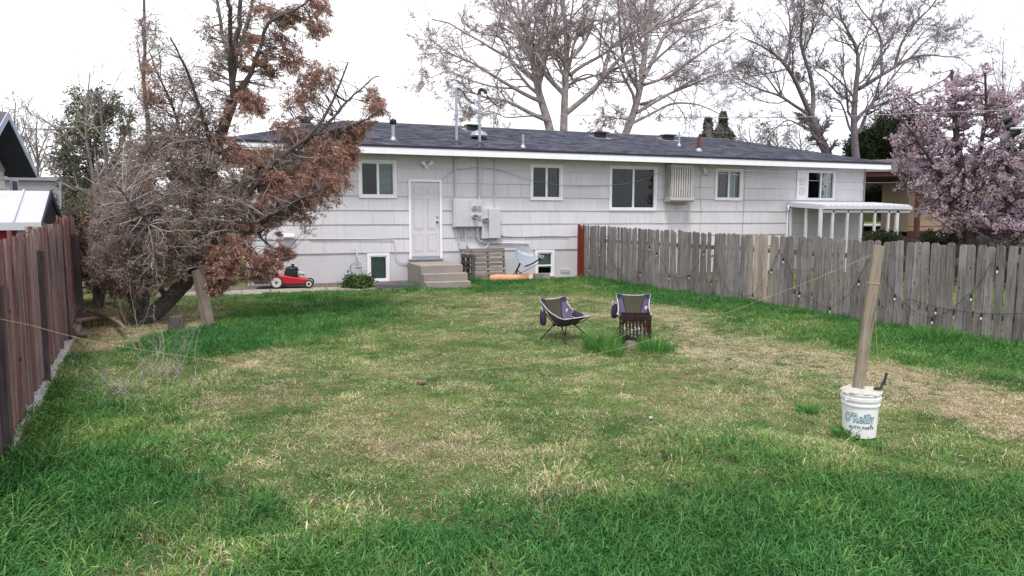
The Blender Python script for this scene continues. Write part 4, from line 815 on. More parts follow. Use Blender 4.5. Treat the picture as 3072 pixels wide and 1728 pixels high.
# ---------------------------------------------------------------- camp chairs
def back(g, d):     # the same direction from the camera, d further off
    u = g[:2] / np.hypot(g[0], g[1]); return np.array([g[0] + u[0] * d, g[1] + u[1] * d, 0])
def camp_chair(label, loc, rz, bag=True):
    """low sling chair facing local -y: fabric shell hung on four pole tips"""
    c = thing('camp_chair', label, 'chair', loc, rz, 'camp chairs on the lawn')
    TL, TR, FL, FR = Vector((-.25, .26, .585)), Vector((.25, .26, .585)), Vector((-.27, -.25, .34)), Vector((.27, -.25, .34))
    nu, nv = 18, 18
    def S(u, v):     # u across 0..1, v from back top 0 to front 1: a bucket sagging to the seat
        top = TL.lerp(TR, u); fr = FL.lerp(FR, u); p = top.lerp(fr, v)
        e = 4 * u * (1 - u); sag = math.sin(math.pi * v) ** .8
        p.z -= (.25 * sag) * (.25 + .75 * e ** .7) + .02 * e * (1 - v); p.y += .10 * math.sin(math.pi * v) * (.5 + .5 * e) * (1 if v < .6 else .6)
        p.x = (u - .5) * (.52 - .06 * math.sin(math.pi * v)); return p
    def patch(name, u0, u1, m, lift=0):
        vs = []; fs = []
        for side in (0, 1):
            for i in range(nv + 1):
                for j in range(7):
                    v = i / nv; a, b_ = u0(v), u1(v); p = S(a + (b_ - a) * j / 6, v); p = p + Vector((0, -.004 - lift, .003 + lift)) * (1 if side == 0 else -.4); vs.append(p)
        n = (nv + 1) * 7
        for i in range(nv):
            for j in range(6): q = i * 7 + j; fs += [(q, q + 1, q + 8, q + 7), (n + q, n + q + 7, n + q + 8, n + q + 1)]
        for i in range(nv):
            q = i * 7; fs += [(q, q + 7, n + q + 7, n + q), (q + 6, n + q + 6, n + q + 13, q + 13)]
        MB().add(vs, fs).build(name, m, c, local=True, smooth=True)
    hwf = lambda v: .335 - .125 * math.sin(math.pi * min(v * 1.0, .5)) if v < .5 else .21
    patch('mesh_panel', lambda v: .5 - hwf(v), lambda v: .5 + hwf(v), 'chair_mesh')
    patch('side_panel', lambda v: 0, lambda v: .5 - hwf(v), 'chair_purple'); patch('side_panel', lambda v: .5 + hwf(v), lambda v: 1, 'chair_purple')
    for s in (-1, 1):    # dark corner pockets, seams, piping
        u = 0 if s < 0 else 1; ue = .12 if s < 0 else .88
        vs = [S(u, 0), S(u + (.16 * -s), 0), S(u + (.12 * -s), .07), S(u, .13)]; vs = [p + Vector((0, -.009, .006)) for p in vs]; MB().add(vs, [(0, 1, 2, 3)]).build('corner_pocket', 'chair_dark', c, local=True)
        MB().tube([S(.5 + s * hwf(v), v) + Vector((0, -.008, .004)) for v in np.linspace(0, 1, 16)], .007, 5).build('seam', 'chair_dark', c, local=True)
    rim = [S(u, 0) for u in np.linspace(0, 1, 10)] + [S(1, v) for v in np.linspace(0, 1, 16)] + [S(u, 1) for u in np.linspace(1, 0, 10)] + [S(0, v) for v in np.linspace(1, 0, 16)]
    MB().tube(rim, .007, 6).build('piping', 'chair_piping', c, local=True, smooth=True)
    pk = [S(1, .52), S(.90, .50), S(.86, .82), S(1, .86)]; pk = [p + Vector((-.014, -.01, .012)) for p in pk]; MB().add(pk, [(0, 1, 2, 3)]).build('side_pocket', 'chair_dark', c, local=True); MB().tube(pk, .005, 5).build('pocket_piping', 'chair_piping', c, local=True)
    lg = S(.93, .30); MB().add([lg + Vector((-.03, -.012, -.03)), lg + Vector((.01, -.012, -.03)), lg + Vector((.012, -.012, .02)), lg + Vector((-.028, -.012, .02))], [(0, 1, 2, 3)]).build('logo_patch', 'lettering_white', c, local=True)
    # frame
    hubs = [Vector((s * .13, y, .215)) for s in (-1, 1) for y in (-.07, .09)]
    for s in (-1, 1):
        MB().tube([(s * .13, -.07, .215), (s * .13, .09, .215)], .010, 6).build('side_bar', 'black_plastic', c, local=True)
        for y, ty, tip in ((-.07, -.26, (FL if s < 0 else FR)), (.09, .24, (TL if s < 0 else TR))):
            h = Vector((s * .13, y, .215)); MB().tube([h, Vector((s * .25, ty, .0))], .009, 6).build('leg', 'black_plastic', c, local=True); MB().tube([h, h.lerp(tip, .5) + Vector((s * .02, .015 if y > 0 else -.01, -.015)), tip], .008, 6).build('pole', 'black_plastic', c, local=True); MB().lathe([(.018, -.02), (.022, 0), (.018, .02)], 8, h).build('hub', 'black_plastic', c, local=True)
            MB().lathe([(.014, -.005), (.014, .02)], 8, (s * .25, ty, 0)).build('foot', 'black_plastic', c, local=True)
    MB().tube([(-.13, .01, .205), (.13, .01, .205)], .011, 6).build('cross_bar', 'black_plastic', c, local=True)
    if bag:
        b_ = MB().tube([(-.275, .17, .44), (-.285, .16, .36), (-.29, .15, .26), (-.285, .15, .22)], [.03, .05, .05, .035], 10).build('stuff_sack', 'chair_dark', c, local=True, smooth=True); MB().tube(curve([(-.275, .17, .44), (-.32, .16, .49), (-.31, .14, .42)], 4), .006, 5).build('drawcord', 'chair_piping', b_, local=True)
    return c
g = back(G(1694, 1019), .05); camp_chair('purple camp chair with mesh back turned sideways on the lawn', (g[0], g[1], 0), math.radians(20))
g = back(G(1900, 1012), .28); camp_chair('purple camp chair standing right behind the iron fire basket', (g[0], g[1], 0), math.radians(-28))

# ---------------------------------------------------------------- fire basket
g = back(G(1904, 1043), .16); g[1] -= .16; fb = thing('fire_basket', 'rusty black iron fire basket full of ash standing on concrete block', 'fire basket', (g[0], g[1] + .16, 0), math.radians(-29)); w, dp, zb, zt = .20, .16, .10, .44
solo(MB().box(g[0] - .19, g[0] + .13, g[1] + .02, g[1] + .28, -.05, .095), 'concrete_slab', 'concrete', 'small concrete slab under the iron fire basket', 'slab', (g[0], g[1] + .16, 0))
for sx in (-1, 1):
    for sy in (-1, 1): MB().box(sx * w - .012, sx * w + .012, sy * dp - .012, sy * dp + .012, zb, zt).build('corner_post', 'grate_iron', fb, local=True)
for z0, z1 in ((zt - .06, zt), (zb, zb + .02), (.335, .35)):
    mb = MB()
    for sy in (-1, 1): mb.box(-w + .013, w - .013, sy * dp - .008, sy * dp + .008, z0, z1)
    for sx in (-1, 1): mb.box(sx * w - .008, sx * w + .008, -dp + .013, dp - .013, z0, z1)
    mb.build('band', 'grate_iron', fb, local=True)
for i in range(8):
    x = -w + .035 + (2 * w - .07) * i / 7
    for sy in (-1, 1): MB().box(x - .011, x + .011, sy * dp - .005, sy * dp + .005, zb + .021, zt - .061).build('bar', 'grate_iron', fb, local=True)
for i in range(5):
    y = -dp + .04 + (2 * dp - .08) * i / 4
    for sx in (-1, 1): MB().box(sx * w - .005, sx * w + .005, y - .011, y + .011, zb + .021, zt - .061).build('bar', 'grate_iron', fb, local=True)
MB().box(-w + .01, w - .01, -dp + .01, dp - .01, zb + .0205, zb + .028).build('floor_plate', 'grate_iron', fb, local=True)
bm = bmesh.new()
for i in range(90):
    r = .018 + .022 * rs.rand(); M4 = Matrix.Translation((rs.uniform(-w + .05, w - .05), rs.uniform(-dp + .05, dp - .05), zb + .035 + .10 * rs.rand())) @ Matrix.Rotation(rs.rand() * 6, 4, 'X') @ Matrix.Diagonal((r, r * .7, r * .6, 1)); bmesh.ops.create_icosphere(bm, subdivisions=1, radius=1, matrix=M4)
me = bpy.data.meshes.new('ash_pieces'); bm.to_mesh(me); bm.free(); me.materials.append(MATS['ash']); ash = bpy.data.objects.new('ash_pieces', me); COL.objects.link(ash); ash.location = fb.location; ash.rotation_euler = fb.rotation_euler; setp(ash, 'pale ash and charcoal pieces inside the iron fire basket', 'ash', kind='stuff')
o = solo(MB().box(-.03, .03, -.02, .02, 0, .05), 'wrapper', 'red_wrapper', 'small bright red wrapper lying on the ash in fire basket', 'wrapper', (0, 0, 0)); o.location = fb.location + Matrix.Rotation(math.radians(-29), 3, 'Z') @ Vector((.14, -.11, .22)); o.rotation_euler = (.4, .3, .5)

# ---------------------------------------------------------------- bucket and post
g = back(G(2576, 1316), .12); bx, by = g[0], g[1]
bk = thing('bucket', 'white plastic bucket with printed lettering, filled with cement', 'bucket', (bx, by, 0))
prof = [(.122, 0), (.126, .004), (.137, .26), (.146, .262), (.147, .275), (.139, .278), (.140, .305), (.151, .307), (.152, .33), (.143, .333), (.145, .352), (.152, .354), (.152, .362), (.138, .363), (.137, .33)]
MB().lathe(prof, 40, cap=True).build('pail', 'bucket_white', bk, local=True, smooth=True)
nz = [(.136 * (i / 5), .352 + .02 * math.cos(i * .6) + .004) for i in range(5, -1, -1)]; cem = MB().lathe([(.139, .345), (.155, .366), (.13, .385), (.08, .392), (.01, .395)], 26)
cem.v = [(x + .010 * math.sin(7 * y * 10 + x * 31), y + .008 * math.sin(x * 90), z + (.008 * math.sin(x * 60 + y * 50) if z > .35 else 0)) for x, y, z in cem.v]; cem.build('cement_fill', 'bucket_cement', bk, local=True, smooth=True)
th = math.atan2(-by, -bx) + math.radians(-2)
def onb(x, y, zc_, off): r = .130 + (zc_ + y) * .042 + off - .0035; a = th + x / r; return (r * math.cos(a), r * math.sin(a), zc_ + y)
for s_, size, zc_, dx, lay in (("O'Reilly", .098, .165, -.0, ((.0058, 'print_teal', .002), (-.0012, 'lettering_white', .003))), ('AUTO PARTS', .032, .092, .022, ((.0008, 'print_navy', .002),))):
    for off, m_, dr in lay: V_, F_ = text_mesh(s_, size, off, 1.14 if size > .05 else 1.1, 0, .66 if size > .05 else .95); MB().add([onb(x + dx, y, zc_, dr) for x, y in V_], F_).build('lettering', m_, bk, local=True)
MB().tube([(-.153, 0, .318), (-.16, 0, .30), (-.1, -.14, .13), (0, -.19, .07)][:1] + [(-.158, .0, .30)], .006, 6).build('handle_lug', 'bucket_white', bk, local=True)
pb = np.array([bx - .028, by + .01, .36]); tp = W(2636, 738, by + .05); dirp = norm(tp - pb)
ps = thing('timber_post', 'leaning square timber post set in the cement bucket', 'post', tuple(pb)); rt = Matrix.Rotation(math.radians(38), 3, 'Z'); q = .041; ax = Vector(dirp); Lp = float(np.linalg.norm(tp - pb))
rq = ax.to_track_quat('Z', 'Y').to_matrix() @ rt
vs = [rq @ Vector((a * q, b_ * q, z)) for z in (-.05, Lp * .5, Lp) for a, b_ in ((-1, -1), (1, -1), (1, 1), (-1, 1))]
o = MB().add([(a * q, b_ * q, z) for z in (-.05, Lp) for a, b_ in ((-1, -1), (1, -1), (1, 1), (-1, 1))], [(0, 3, 2, 1), (4, 5, 6, 7), (0, 1, 5, 4), (1, 2, 6, 5), (2, 3, 7, 6), (3, 0, 4, 7)]).build('post_body', 'post_wood', ps, local=True, bevel=.004); o.rotation_euler = rq.to_euler()
def pp(z, a, b_, e=.004): return Vector(pb) + rq @ Vector((a * (q + e), b_ * (q + e), z))
wr = [pp(Lp - .32, -1, -1), pp(Lp - .30, 1, -1), pp(Lp - .31, 1, 1), pp(Lp - .31, -1, 1), pp(Lp - .30, -1, -1)]
MB().tube(wr, .0025, 5).build('string_wrap', 'string', ps); MB().tube(curve([pp(Lp - .31, 1, -1), pp(Lp - .22, -.2, -1), pp(Lp - .1, -.3, -1.1), pp(Lp, .2, -1)], 3), .0022, 5).build('string_wrap', 'string', ps)
e0 = pp(Lp - .25, -.2, -1.02); MB().tube([e0, e0 + Vector((.02, -.03, -.5)), e0 + Vector((.06, -.06, -.86))], .0017, 5).build('loose_string', 'string', ps)
MB().tube([(bx + .03, by - .10, .405), (bx + .10, by - .10, .40), (bx + .125, by - .09, .44), (bx + .14, by - .09, .425), (bx + .175, by - .08, .515)], .011, 8).build('handle_rod', 'black_plastic', bk)
# string sagging from the post to the left fence
a_ = np.array(pp(Lp - .02, -1, -.6)); b_ = XP(-60, 945, -1.52); pts = []
for px, py in ((2640, 738), (2450, 835), (2300, 893), (2100, 968), (1960, 1016), (1830, 1052), (1700, 1075), (1560, 1096), (1400, 1109), (1250, 1116), (1100, 1117), (950, 1112), (820, 1103), (700, 1090), (560, 1070), (430, 1050), (300, 1028), (180, 1000), (90, 975), (0, 957), (-60, 945)):
    d = ray(px, py); n2 = np.array([-(b_ - a_)[1], (b_ - a_)[0]]); tt = (n2 @ a_[:2]) / (n2 @ d[:2]); pts.append(CAMP + d * tt)
pts[0] = a_; solo(MB().tube(curve(pts, 3), .0008, 5), 'line_string', 'string', 'thin yellow string sagging across lawn from leaning post to dark fence', 'string', tuple(a_))
# overhead wires
p, ht = MAST; q0 = p + [0, -.05, ht * .62]; q1 = DP(3250, 320, 19); pts = []
for px, py in ((1437, 341), (1690, 345), (1900, 350), (2200, 353), (2486, 350), (2757, 340), (3072, 328), (3250, 320)):
    d = ray(px, py); n2 = np.array([-(q1 - q0)[1], (q1 - q0)[0]]); pts.append(CAMP + d * ((n2 @ q0[:2]) / (n2 @ d[:2])))
solo(MB().tube(curve(pts, 4), .009, 5), 'overhead_wire', 'cable_grey', 'overhead service wire running from roof mast past the bare trees', 'wire', tuple(q0))
for i, (lst, lab) in enumerate(((((2105, 503), (2250, 512), (2400, 515), (2590, 512), (2800, 500), (3072, 470)), 'upper thin wire leaving the cooler wall toward the blossom tree'), (((2105, 515), (2250, 528), (2400, 540), (2590, 548), (2800, 545), (3072, 530)), 'lower thin wire leaving the cooler wall toward the blossom tree'))):
    q0 = W(*lst[0], WY - .08); q1 = DP(3072, lst[-1][1], 21); pts = []
    for px, py in lst: d = ray(px, py); n2 = np.array([-(q1 - q0)[1], (q1 - q0)[0]]); pts.append(CAMP + d * ((n2 @ q0[:2]) / (n2 @ d[:2])))
    solo(MB().tube(curve(pts, 4), .007, 5), 'overhead_wire', 'cable_grey', lab, 'wire', tuple(q0))
# floodlights on a pole at the right-hand edge of the garden beyond
g = DP(3110, 700, 12.0); fp_ = thing('floodlight_pole', 'cluster of dark floodlights on an arm in front of blossom tree', 'floodlight', (g[0], g[1], 0)); top = DP(3110, 385, 12.0)
MB().tube([(g[0], g[1], -.2), (g[0], g[1], top[2] + .2)], .04, 10).build('pole', 'dark_metal', fp_); c0 = DP(3030, 385, 12.0); MB().tube([top, c0], .014, 6).build('arm', 'cable_white', fp_); ux = norm(top - c0)
for k, (px, py, m_) in enumerate(((3022, 358, 'black_plastic'), (3030, 378, 'black_plastic'), (3048, 397, 'black_plastic'), (3018, 410, 'meter_grey'))):
    c = DP(px, py, 12.0 + .03 * k); hd = MB().tube([c + ux * .055 + [0, 0, .025], c + ux * .02 + [0, 0, .01], c - ux * .05 - [0, 0, .025]], [.03, .045, .06], 12).build('lamp_head', m_, fp_, smooth=True); MB().tube([c, c0 + ux * .05 * k], .01, 6).build('knuckle', 'dark_metal', hd)

# ---------------------------------------------------------------- neighbours
# gable house on the left
GX = -6.0; pk = XP(22, 335, GX); ev = XP(108, 515, GX); rise = (pk[2] - ev[2]) / (ev[1] - pk[1]); nh = thing('gable_house', 'blue and cream neighbour house with dark gable eaves behind the shed', 'house', (-9, pk[1], 0)); wx = GX - .75; yv = pk[1]; hw = ev[1] - yv - .35; ze = pk[2] - rise * hw - .12
MB().prism([(yv - hw, -.2), (yv + hw, -.2), (yv + hw, ze), (yv, ze + rise * hw), (yv - hw, ze)], 'x', wx - 8, wx).build('wall', 'neighbour_cream', nh)
zc2 = ze - .12; MB().prism([(yv - hw - .01, zc2), (yv + hw + .01, zc2), (yv + hw + .01, ze), (yv, ze + rise * hw), (yv - hw - .01, ze)], 'x', wx + .002, wx + .03).build('gable_panel', 'neighbour_blue', nh)
rf = MB(); e = ev[1] - yv
for s in (-1, 1): rf.hexa([(GX - 9, yv, pk[2] - .16), (GX, yv, pk[2] - .16), (GX, yv + s * e, ev[2] - .16), (GX - 9, yv + s * e, ev[2] - .16), (GX - 9, yv, pk[2]), (GX, yv, pk[2]), (GX, yv + s * e, ev[2]), (GX - 9, yv + s * e, ev[2])])
ro = rf.build('roof', 'neighbour_roof', nh); rk = MB()
for s in (-1, 1): rk.hexa([(GX + .002, yv, pk[2] - .2), (GX + .03, yv, pk[2] - .2), (GX + .03, yv + s * e, ev[2] - .2), (GX + .002, yv + s * e, ev[2] - .2), (GX + .002, yv, pk[2] + .01), (GX + .03, yv, pk[2] + .01), (GX + .03, yv + s * e, ev[2] + .01), (GX + .002, yv + s * e, ev[2] + .01)])
rk.build('rake_board', 'neighbour_blue', ro); sf = MB()
for s in (-1, 1): sf.hexa([(wx, yv, pk[2] - .19), (GX - .01, yv, pk[2] - .19), (GX - .01, yv + s * e, ev[2] - .19), (wx, yv + s * e, ev[2] - .19), (wx, yv, pk[2] - .17), (GX - .01, yv, pk[2] - .17), (GX - .01, yv + s * e, ev[2] - .17), (wx, yv + s * e, ev[2] - .17)])
sf.build('soffit', 'neighbour_dark', ro)
a = XP(28, 530, wx); b_ = XP(50, 530, wx); z0w, z1w = XP(40, 600, wx)[2] - .4, XP(40, 532, wx)[2]
win = ring(MB().box(wx + .005, wx + .02, a[1], b_[1], z0w, z1w), 0, 0, 0, 0, 0, 0, 0) if False else MB().box(wx + .004, wx + .03, a[1], b_[1], z0w, z1w).build('window', 'neighbour_blue', nh); MB().box(wx + .031, wx + .036, a[1] + .12, b_[1] - .12, z0w + .12, z1w - .12).build('pane', 'screen', win)
for k in range(6): z = zc2 - .28 * (k + 1); MB().box(wx + .001, wx + .012, yv - hw, yv + hw, z, z + .025).build('siding_lap', 'neighbour_blue', nh)
# grey block wall further back
p = DP(95, 600, 34); solo(MB().box(p[0] - 6, p[0] + 3, p[1], p[1] + .3, 0, 3.2).box(p[0] - 6.1, p[0] + 3.1, p[1] - .1, p[1] + .4, 3.2, 3.35), 'outbuilding', 'grey_block', 'low grey block outbuilding beyond the gable house', 'building', (p[0], p[1], 0))
solo(MB().tube([DP(178, 655, 19) * [1, 1, 0], DP(181, 545, 19)], .03, 8), 'pole', 'galvanized', 'slim grey metal pole behind the white shed roof', 'pole', tuple(DP(178, 655, 19) * [1, 1, 0]))
# shed
SX = -3.1; rp = XP(150, 573, SX); e1 = XP(122, 668, SX); e2 = XP(190, 655, SX); sd = thing('garden_shed', 'small red shed with white ribbed metal roof behind the left fence', 'shed', (-5, rp[1], 0)); ym = rp[1]; yn = e1[1]; yfar = 2 * ym - yn; zr, zl = rp[2], e1[2]
MB().box(SX - 4.2, SX - .25, yn + .15, yfar - .15, -.1, zl - .02).build('wall', 'shed_red', sd); MB().prism([(yn + .1, zl - .02), (yfar - .1, zl - .02), (ym, zr - .08)], 'x', SX - .27, SX - .24).build('gable', 'shed_white', sd)
rf = MB()
for s, yy in ((0, yn), (1, yfar)): rf.hexa([(SX - 4.4, ym, zr - .04), (SX, ym, zr - .04), (SX, yy, zl - .04), (SX - 4.4, yy, zl - .04), (SX - 4.4, ym, zr), (SX, ym, zr), (SX, yy, zl), (SX - 4.4, yy, zl)])
ro = rf.build('roof', 'shed_white', sd)
for xx in np.arange(SX - 4.1, SX - .1, .62):
    MB().hexa([(xx - .02, yn - .01, zl), (xx + .02, yn - .01, zl), (xx + .02, ym, zr), (xx - .02, ym, zr), (xx - .012, yn - .01, zl + .03), (xx + .012, yn - .01, zl + .03), (xx + .012, ym, zr + .03), (xx - .012, ym, zr + .03)]).build('roof_rib', 'shed_white', ro)
MB().box(SX - 4.4, SX + .02, yn - .06, yn - .012, zl - .12, zl + .005).build('gutter', 'shed_white', sd); MB().prism([(yn, zl - .16), (yn, zl), (ym, zr + .02), (yfar, zl), (yfar, zl - .16), (ym, zr - .12)], 'x', SX + .002, SX + .03).build('barge_board', 'neighbour_dark', sd)
dx0 = W(50, 690, yn + .1)[0]; MB().box(dx0, dx0 + .62, yn + .11, yn + .148, .1, zl - .13).build('door', 'shed_white', sd); MB().box(SX - .2, SX + .06, yn - .09, yn - .061, zl - .15, zl - .06).build('gutter_end', 'fence_tan', sd)
for i in range(9): yy = yn + .22 + i * (yfar - yn - .44) / 8; MB().box(SX - .249, SX - .235, yy - .02, yy + .02, 0, zl - .05).build('cladding_rib', 'shed_red', sd)
# tan house and carport on the right
nr = thing('tan_house', 'tan brick neighbour house with dark red trim behind blossom tree', 'house', (31, 25, 1.1)); c0 = DP(2722, 690, 38); c1_ = c0 + norm(np.array([.79, -.61, 0])) * 11; dv = np.array([.61, .79, 0]); zb = 1.05
def wallbox(mb, a, b_, z0, z1, off0, off1): a0, a1, b0, b1 = a + dv * off0, a + dv * off1, b_ + dv * off0, b_ + dv * off1; return mb.hexa([(*a0[:2], z0), (*b0[:2], z0), (*b1[:2], z0), (*a1[:2], z0), (*a0[:2], z1), (*b0[:2], z1), (*b1[:2], z1), (*a1[:2], z1)])
wallbox(MB(), c0, c1_, zb, 3.6, 0, 6).build('wall', 'neighbour_tan', nr); wallbox(MB(), c0, c1_, -.2, zb + .05, -.03, -.001).build('base_course', 'neighbour_red', nr); wallbox(MB(), c0 + (c0 - c1_) * .35, c1_ + (c1_ - c0) * .05, 3.62, 3.82, -.8, 7).build('roof_edge', 'neighbour_red', nr)
a0, b0 = c0 + (c0 - c1_) * .36, c1_ + (c1_ - c0) * .06; MB().hexa([(*(a0 - dv * .9)[:2], 3.83), (*(b0 - dv * .9)[:2], 3.83), (*(b0 + dv * 7)[:2], 3.83), (*(a0 + dv * 7)[:2], 3.83), (*(a0 + dv * 3)[:2], 4.6), (*(b0 + dv * 3)[:2], 4.9), (*(b0 + dv * 3.1)[:2], 4.9), (*(a0 + dv * 3.1)[:2], 4.6)]).build('roof', 'neighbour_roof', nr)
for u in (-.33, .02): q = c0 + (c1_ - c0) * u - dv * .7; MB().box(q[0] - .09, q[0] + .09, q[1] - .09, q[1] + .09, -.2, 3.62).build('porch_post', 'neighbour_red', nr)
bw = wallbox(MB(), c0 + (c1_ - c0) * .22, c0 + (c1_ - c0) * .42, .5, zb + .1, -.06, -.031).build('window', 'dark_metal', nr); wallbox(MB(), c0 + (c1_ - c0) * .425, c0 + (c1_ - c0) * .44, .3, zb, -.08, -.02).build('window_post', 'cable_white', nr)
for k in range(8): z = zb + .25 + k * .3; wallbox(MB(), c0, c1_, z, z + .02, -.012, .0).build('course_line', 'neighbour_red' if k == 0 else 'neighbour_tan', nr)
# dark plank fence behind
df = thing('plank_fence', 'dark brown plank fence with rail beyond the grey picket fence', 'fence', (*DP(2800, 700, 25)[:2], 0)); a0, b0 = DP(2690, 700, 26), DP(3160, 700, 22); nn = 44
for i in range(nn):
    q = a0 + (b0 - a0) * i / (nn - 1); q[2] = 0; ang = math.atan2((b0 - a0)[1], (b0 - a0)[0]); o = MB().box(-.068, .068, -.01, .01, 0, 1.22 + .05 * rs.randn() - (.35 if 3 < i < 7 else 0)).build('board', 'plank_dark', df, local=True); o.location = Vector((q[0], q[1], -.05)) - wl(df); o.rotation_euler = (0, rs.normal() * .01, ang)
q0, q1 = a0 + [0, 0, .0], b0 + [0, 0, 0]; MB().bar((q0[0], q0[1] - .06, 1.02), (q1[0], q1[1] - .06, .98), .05, .09).build('rail', 'plank_dark', df)
# street beyond: drive, pavement, parked car
solo(MB().hexa([(*DP(2560, 700, 44)[:2], 1.205), (*DP(2800, 700, 44)[:2], 1.205), (*DP(2800, 700, 60)[:2], 1.205), (*DP(2560, 700, 60)[:2], 1.205), (*DP(2560, 700, 44)[:2], 1.215), (*DP(2800, 700, 44)[:2], 1.215), (*DP(2800, 700, 60)[:2], 1.215), (*DP(2560, 700, 60)[:2], 1.215)]), 'road', 'kerb_concrete', 'pale concrete street beyond the far end of the house', 'road', tuple(DP(2660, 700, 50) * [1, 1, 0] + [0, 0, 1.2]), kind='structure')
cp = DP(2622, 660, 47); car = thing('parked_car', 'lime green car parked on the street beyond the porch cover', 'car', (cp[0], cp[1], 1.215), math.radians(-38))
MB().prism([(-2.1, .25), (2.05, .25), (2.15, .5), (2.1, .8), (1.3, .95), (.6, 1.5), (-1.3, 1.55), (-2.0, 1.0), (-2.15, .7)], 'y', -.85, .85).build('body', 'car_paint', car, local=True, bevel=.07, seg=2, smooth=True)
for s in (-1, 1): MB().prism([(1.15, .98), (.55, 1.42), (-1.2, 1.46), (-1.75, 1.02)], 'y', s * .853, s * .86).build('window', 'black_plastic', car, local=True)
for x in (-1.35, 1.35):
    for s in (-1, 1):
        wv_ = MB().lathe([(.24, -.1), (.33, -.09), (.34, 0), (.33, .09), (.24, .1)], 24).build('wheel', 'rubber', car, local=True, smooth=True); wv_.location = (x, s * .80, .34); wv_.rotation_euler = (math.pi / 2, 0, 0); MB().lathe([(.23, -.095), (.2, -.07), (.05, -.08)], 20).build('rim', 'engine_silver', wv_, local=True); MB().lathe([(.23, .095), (.2, .07), (.05, .08)], 20).build('rim', 'engine_silver', wv_, local=True)
# ---------------------------------------------------------------- trees
def make_tree(name, label, base, limbs, bark, crown, cat='tree', group=None, sides=8):
    """trunk = the traced limbs, crown = twigs and leaf faces; crown: list of (V, F, material)"""
    t = thing(name, label, cat, tuple(base), group=group); b = np.array(base)
    P = np.stack([l[0] for l in limbs]); R = np.stack([l[1] for l in limbs]); V, Fc = tubes(P, R, sides)
    npobj('trunk', npmesh('trunk', V - b, Fc, [bark], smooth=True), t)
    V, Fc, mi = join([(v, f, i) for i, (v, f, m) in enumerate(crown)])
    npobj('crown', npmesh('crown', V - b, Fc, [m for _, _, m in crown], mi, RS.rand(len(Fc))), t); return t
def st(l): return np.stack([x[0] for x in l]), np.stack([x[1] for x in l])
def bare_tree(name, label, limbs, bark, twig, budm, n1, n2, n3, base, L1=.5, L2=.45, L3=.5, buds=2, bsize=.05, up=.02, droop=0, rs=RS, rmin=.006, group=None):
    P, R = st(limbs)
    P1, R1 = sprout(P, R, n1, .25, 1, .4, 1.1, L1, 8, .5, .16, up, rs, rmin * 1.6); P2, R2 = sprout(P1, R1, n2, .15, 1, .35, 1.0, L2, 6, .55, .2, up - droop, rs, rmin * 1.15); P3, R3 = sprout(P2, R2, n3, .2, 1, .3, 1.0, L3, 4, .6, .22, up - droop, rs, rmin)
    parts = [(*tubes(P1, R1, 4), twig), (*tubes(P2, R2, 3), twig), (*tubes(P3, R3, 3), twig)]
    if buds: p, d = tips(P3, R3, buds, .3, 1, .0, rs); parts.append((*leaves(p, bsize, .55, rs, d, .8, .4), budm))
    return make_tree(name, label, base, limbs, bark, parts, group=group)
# --- bare trees behind the house
TY = 33.0; rs1 = np.random.RandomState(21)
def lb(pts, sl, r0, r1, k=None): return limb(pts, TY, sl, r0 * (k or LK), r1 * (k or LK))
LK = .82
T1 = [lb([(1660, 440), (1650, 390), (1639, 338), (1619, 303), (1608, 233), (1600, 194), (1588, 136), (1577, 58), (1569, 0), (1560, -90)], .1, .30, .09), lb([(1645, 362), (1608, 348), (1573, 330), (1534, 307), (1495, 297), (1448, 293), (1405, 270), (1370, 240)], -.4, .16, .03), lb([(1619, 303), (1580, 287), (1542, 264), (1495, 237), (1448, 206), (1402, 179), (1355, 167), (1285, 113)], -.3, .14, .025), lb([(1608, 233), (1570, 210), (1545, 150), (1500, 110), (1440, 100), (1400, 80)], .5, .10, .02), lb([(1545, 265), (1500, 265), (1440, 250), (1390, 235), (1345, 205), (1290, 240), (1250, 220)], .3, .07, .015),
      lb([(1600, 194), (1560, 130), (1530, 60), (1490, 20), (1450, -30)], .4, .10, .03), lb([(1588, 136), (1610, 60), (1640, 0), (1660, -60)], -.5, .09, .03), lb([(1640, 345), (1560, 350), (1510, 355), (1480, 330), (1420, 345), (1385, 330)], .5, .06, .015)]
T2 = [lb([(1690, 450), (1691, 392), (1693, 311), (1695, 272), (1699, 217), (1701, 155), (1699, 97), (1693, 39), (1689, 0), (1680, -90)], 0, .28, .09), lb([(1690, 280), (1662, 252), (1627, 217), (1608, 182), (1588, 116), (1549, 50), (1526, 0), (1500, -60)], .4, .15, .04), lb([(1701, 338), (1743, 303), (1782, 272), (1806, 237), (1844, 190), (1883, 151), (1938, 97), (1996, 50), (2046, 0)], -.3, .17, .05), lb([(1709, 225), (1743, 198), (1806, 167), (1860, 124), (1920, 90), (1960, 40)], .4, .12, .03), lb([(1709, 179), (1743, 148), (1767, 101), (1786, 39), (1793, 0), (1800, -60)], .3, .11, .04), lb([(1701, 232), (1715, 160), (1724, 128), (1735, 78), (1763, 31), (1800, 0)], -.5, .09, .03), lb([(1705, 260), (1720, 240), (1760, 220), (1790, 225), (1800, 250), (1825, 320), (1850, 330)], -.4, .07, .015), lb([(1695, 200), (1670, 180), (1650, 170), (1640, 110), (1650, 40), (1660, -20)], -.5, .08, .03)]
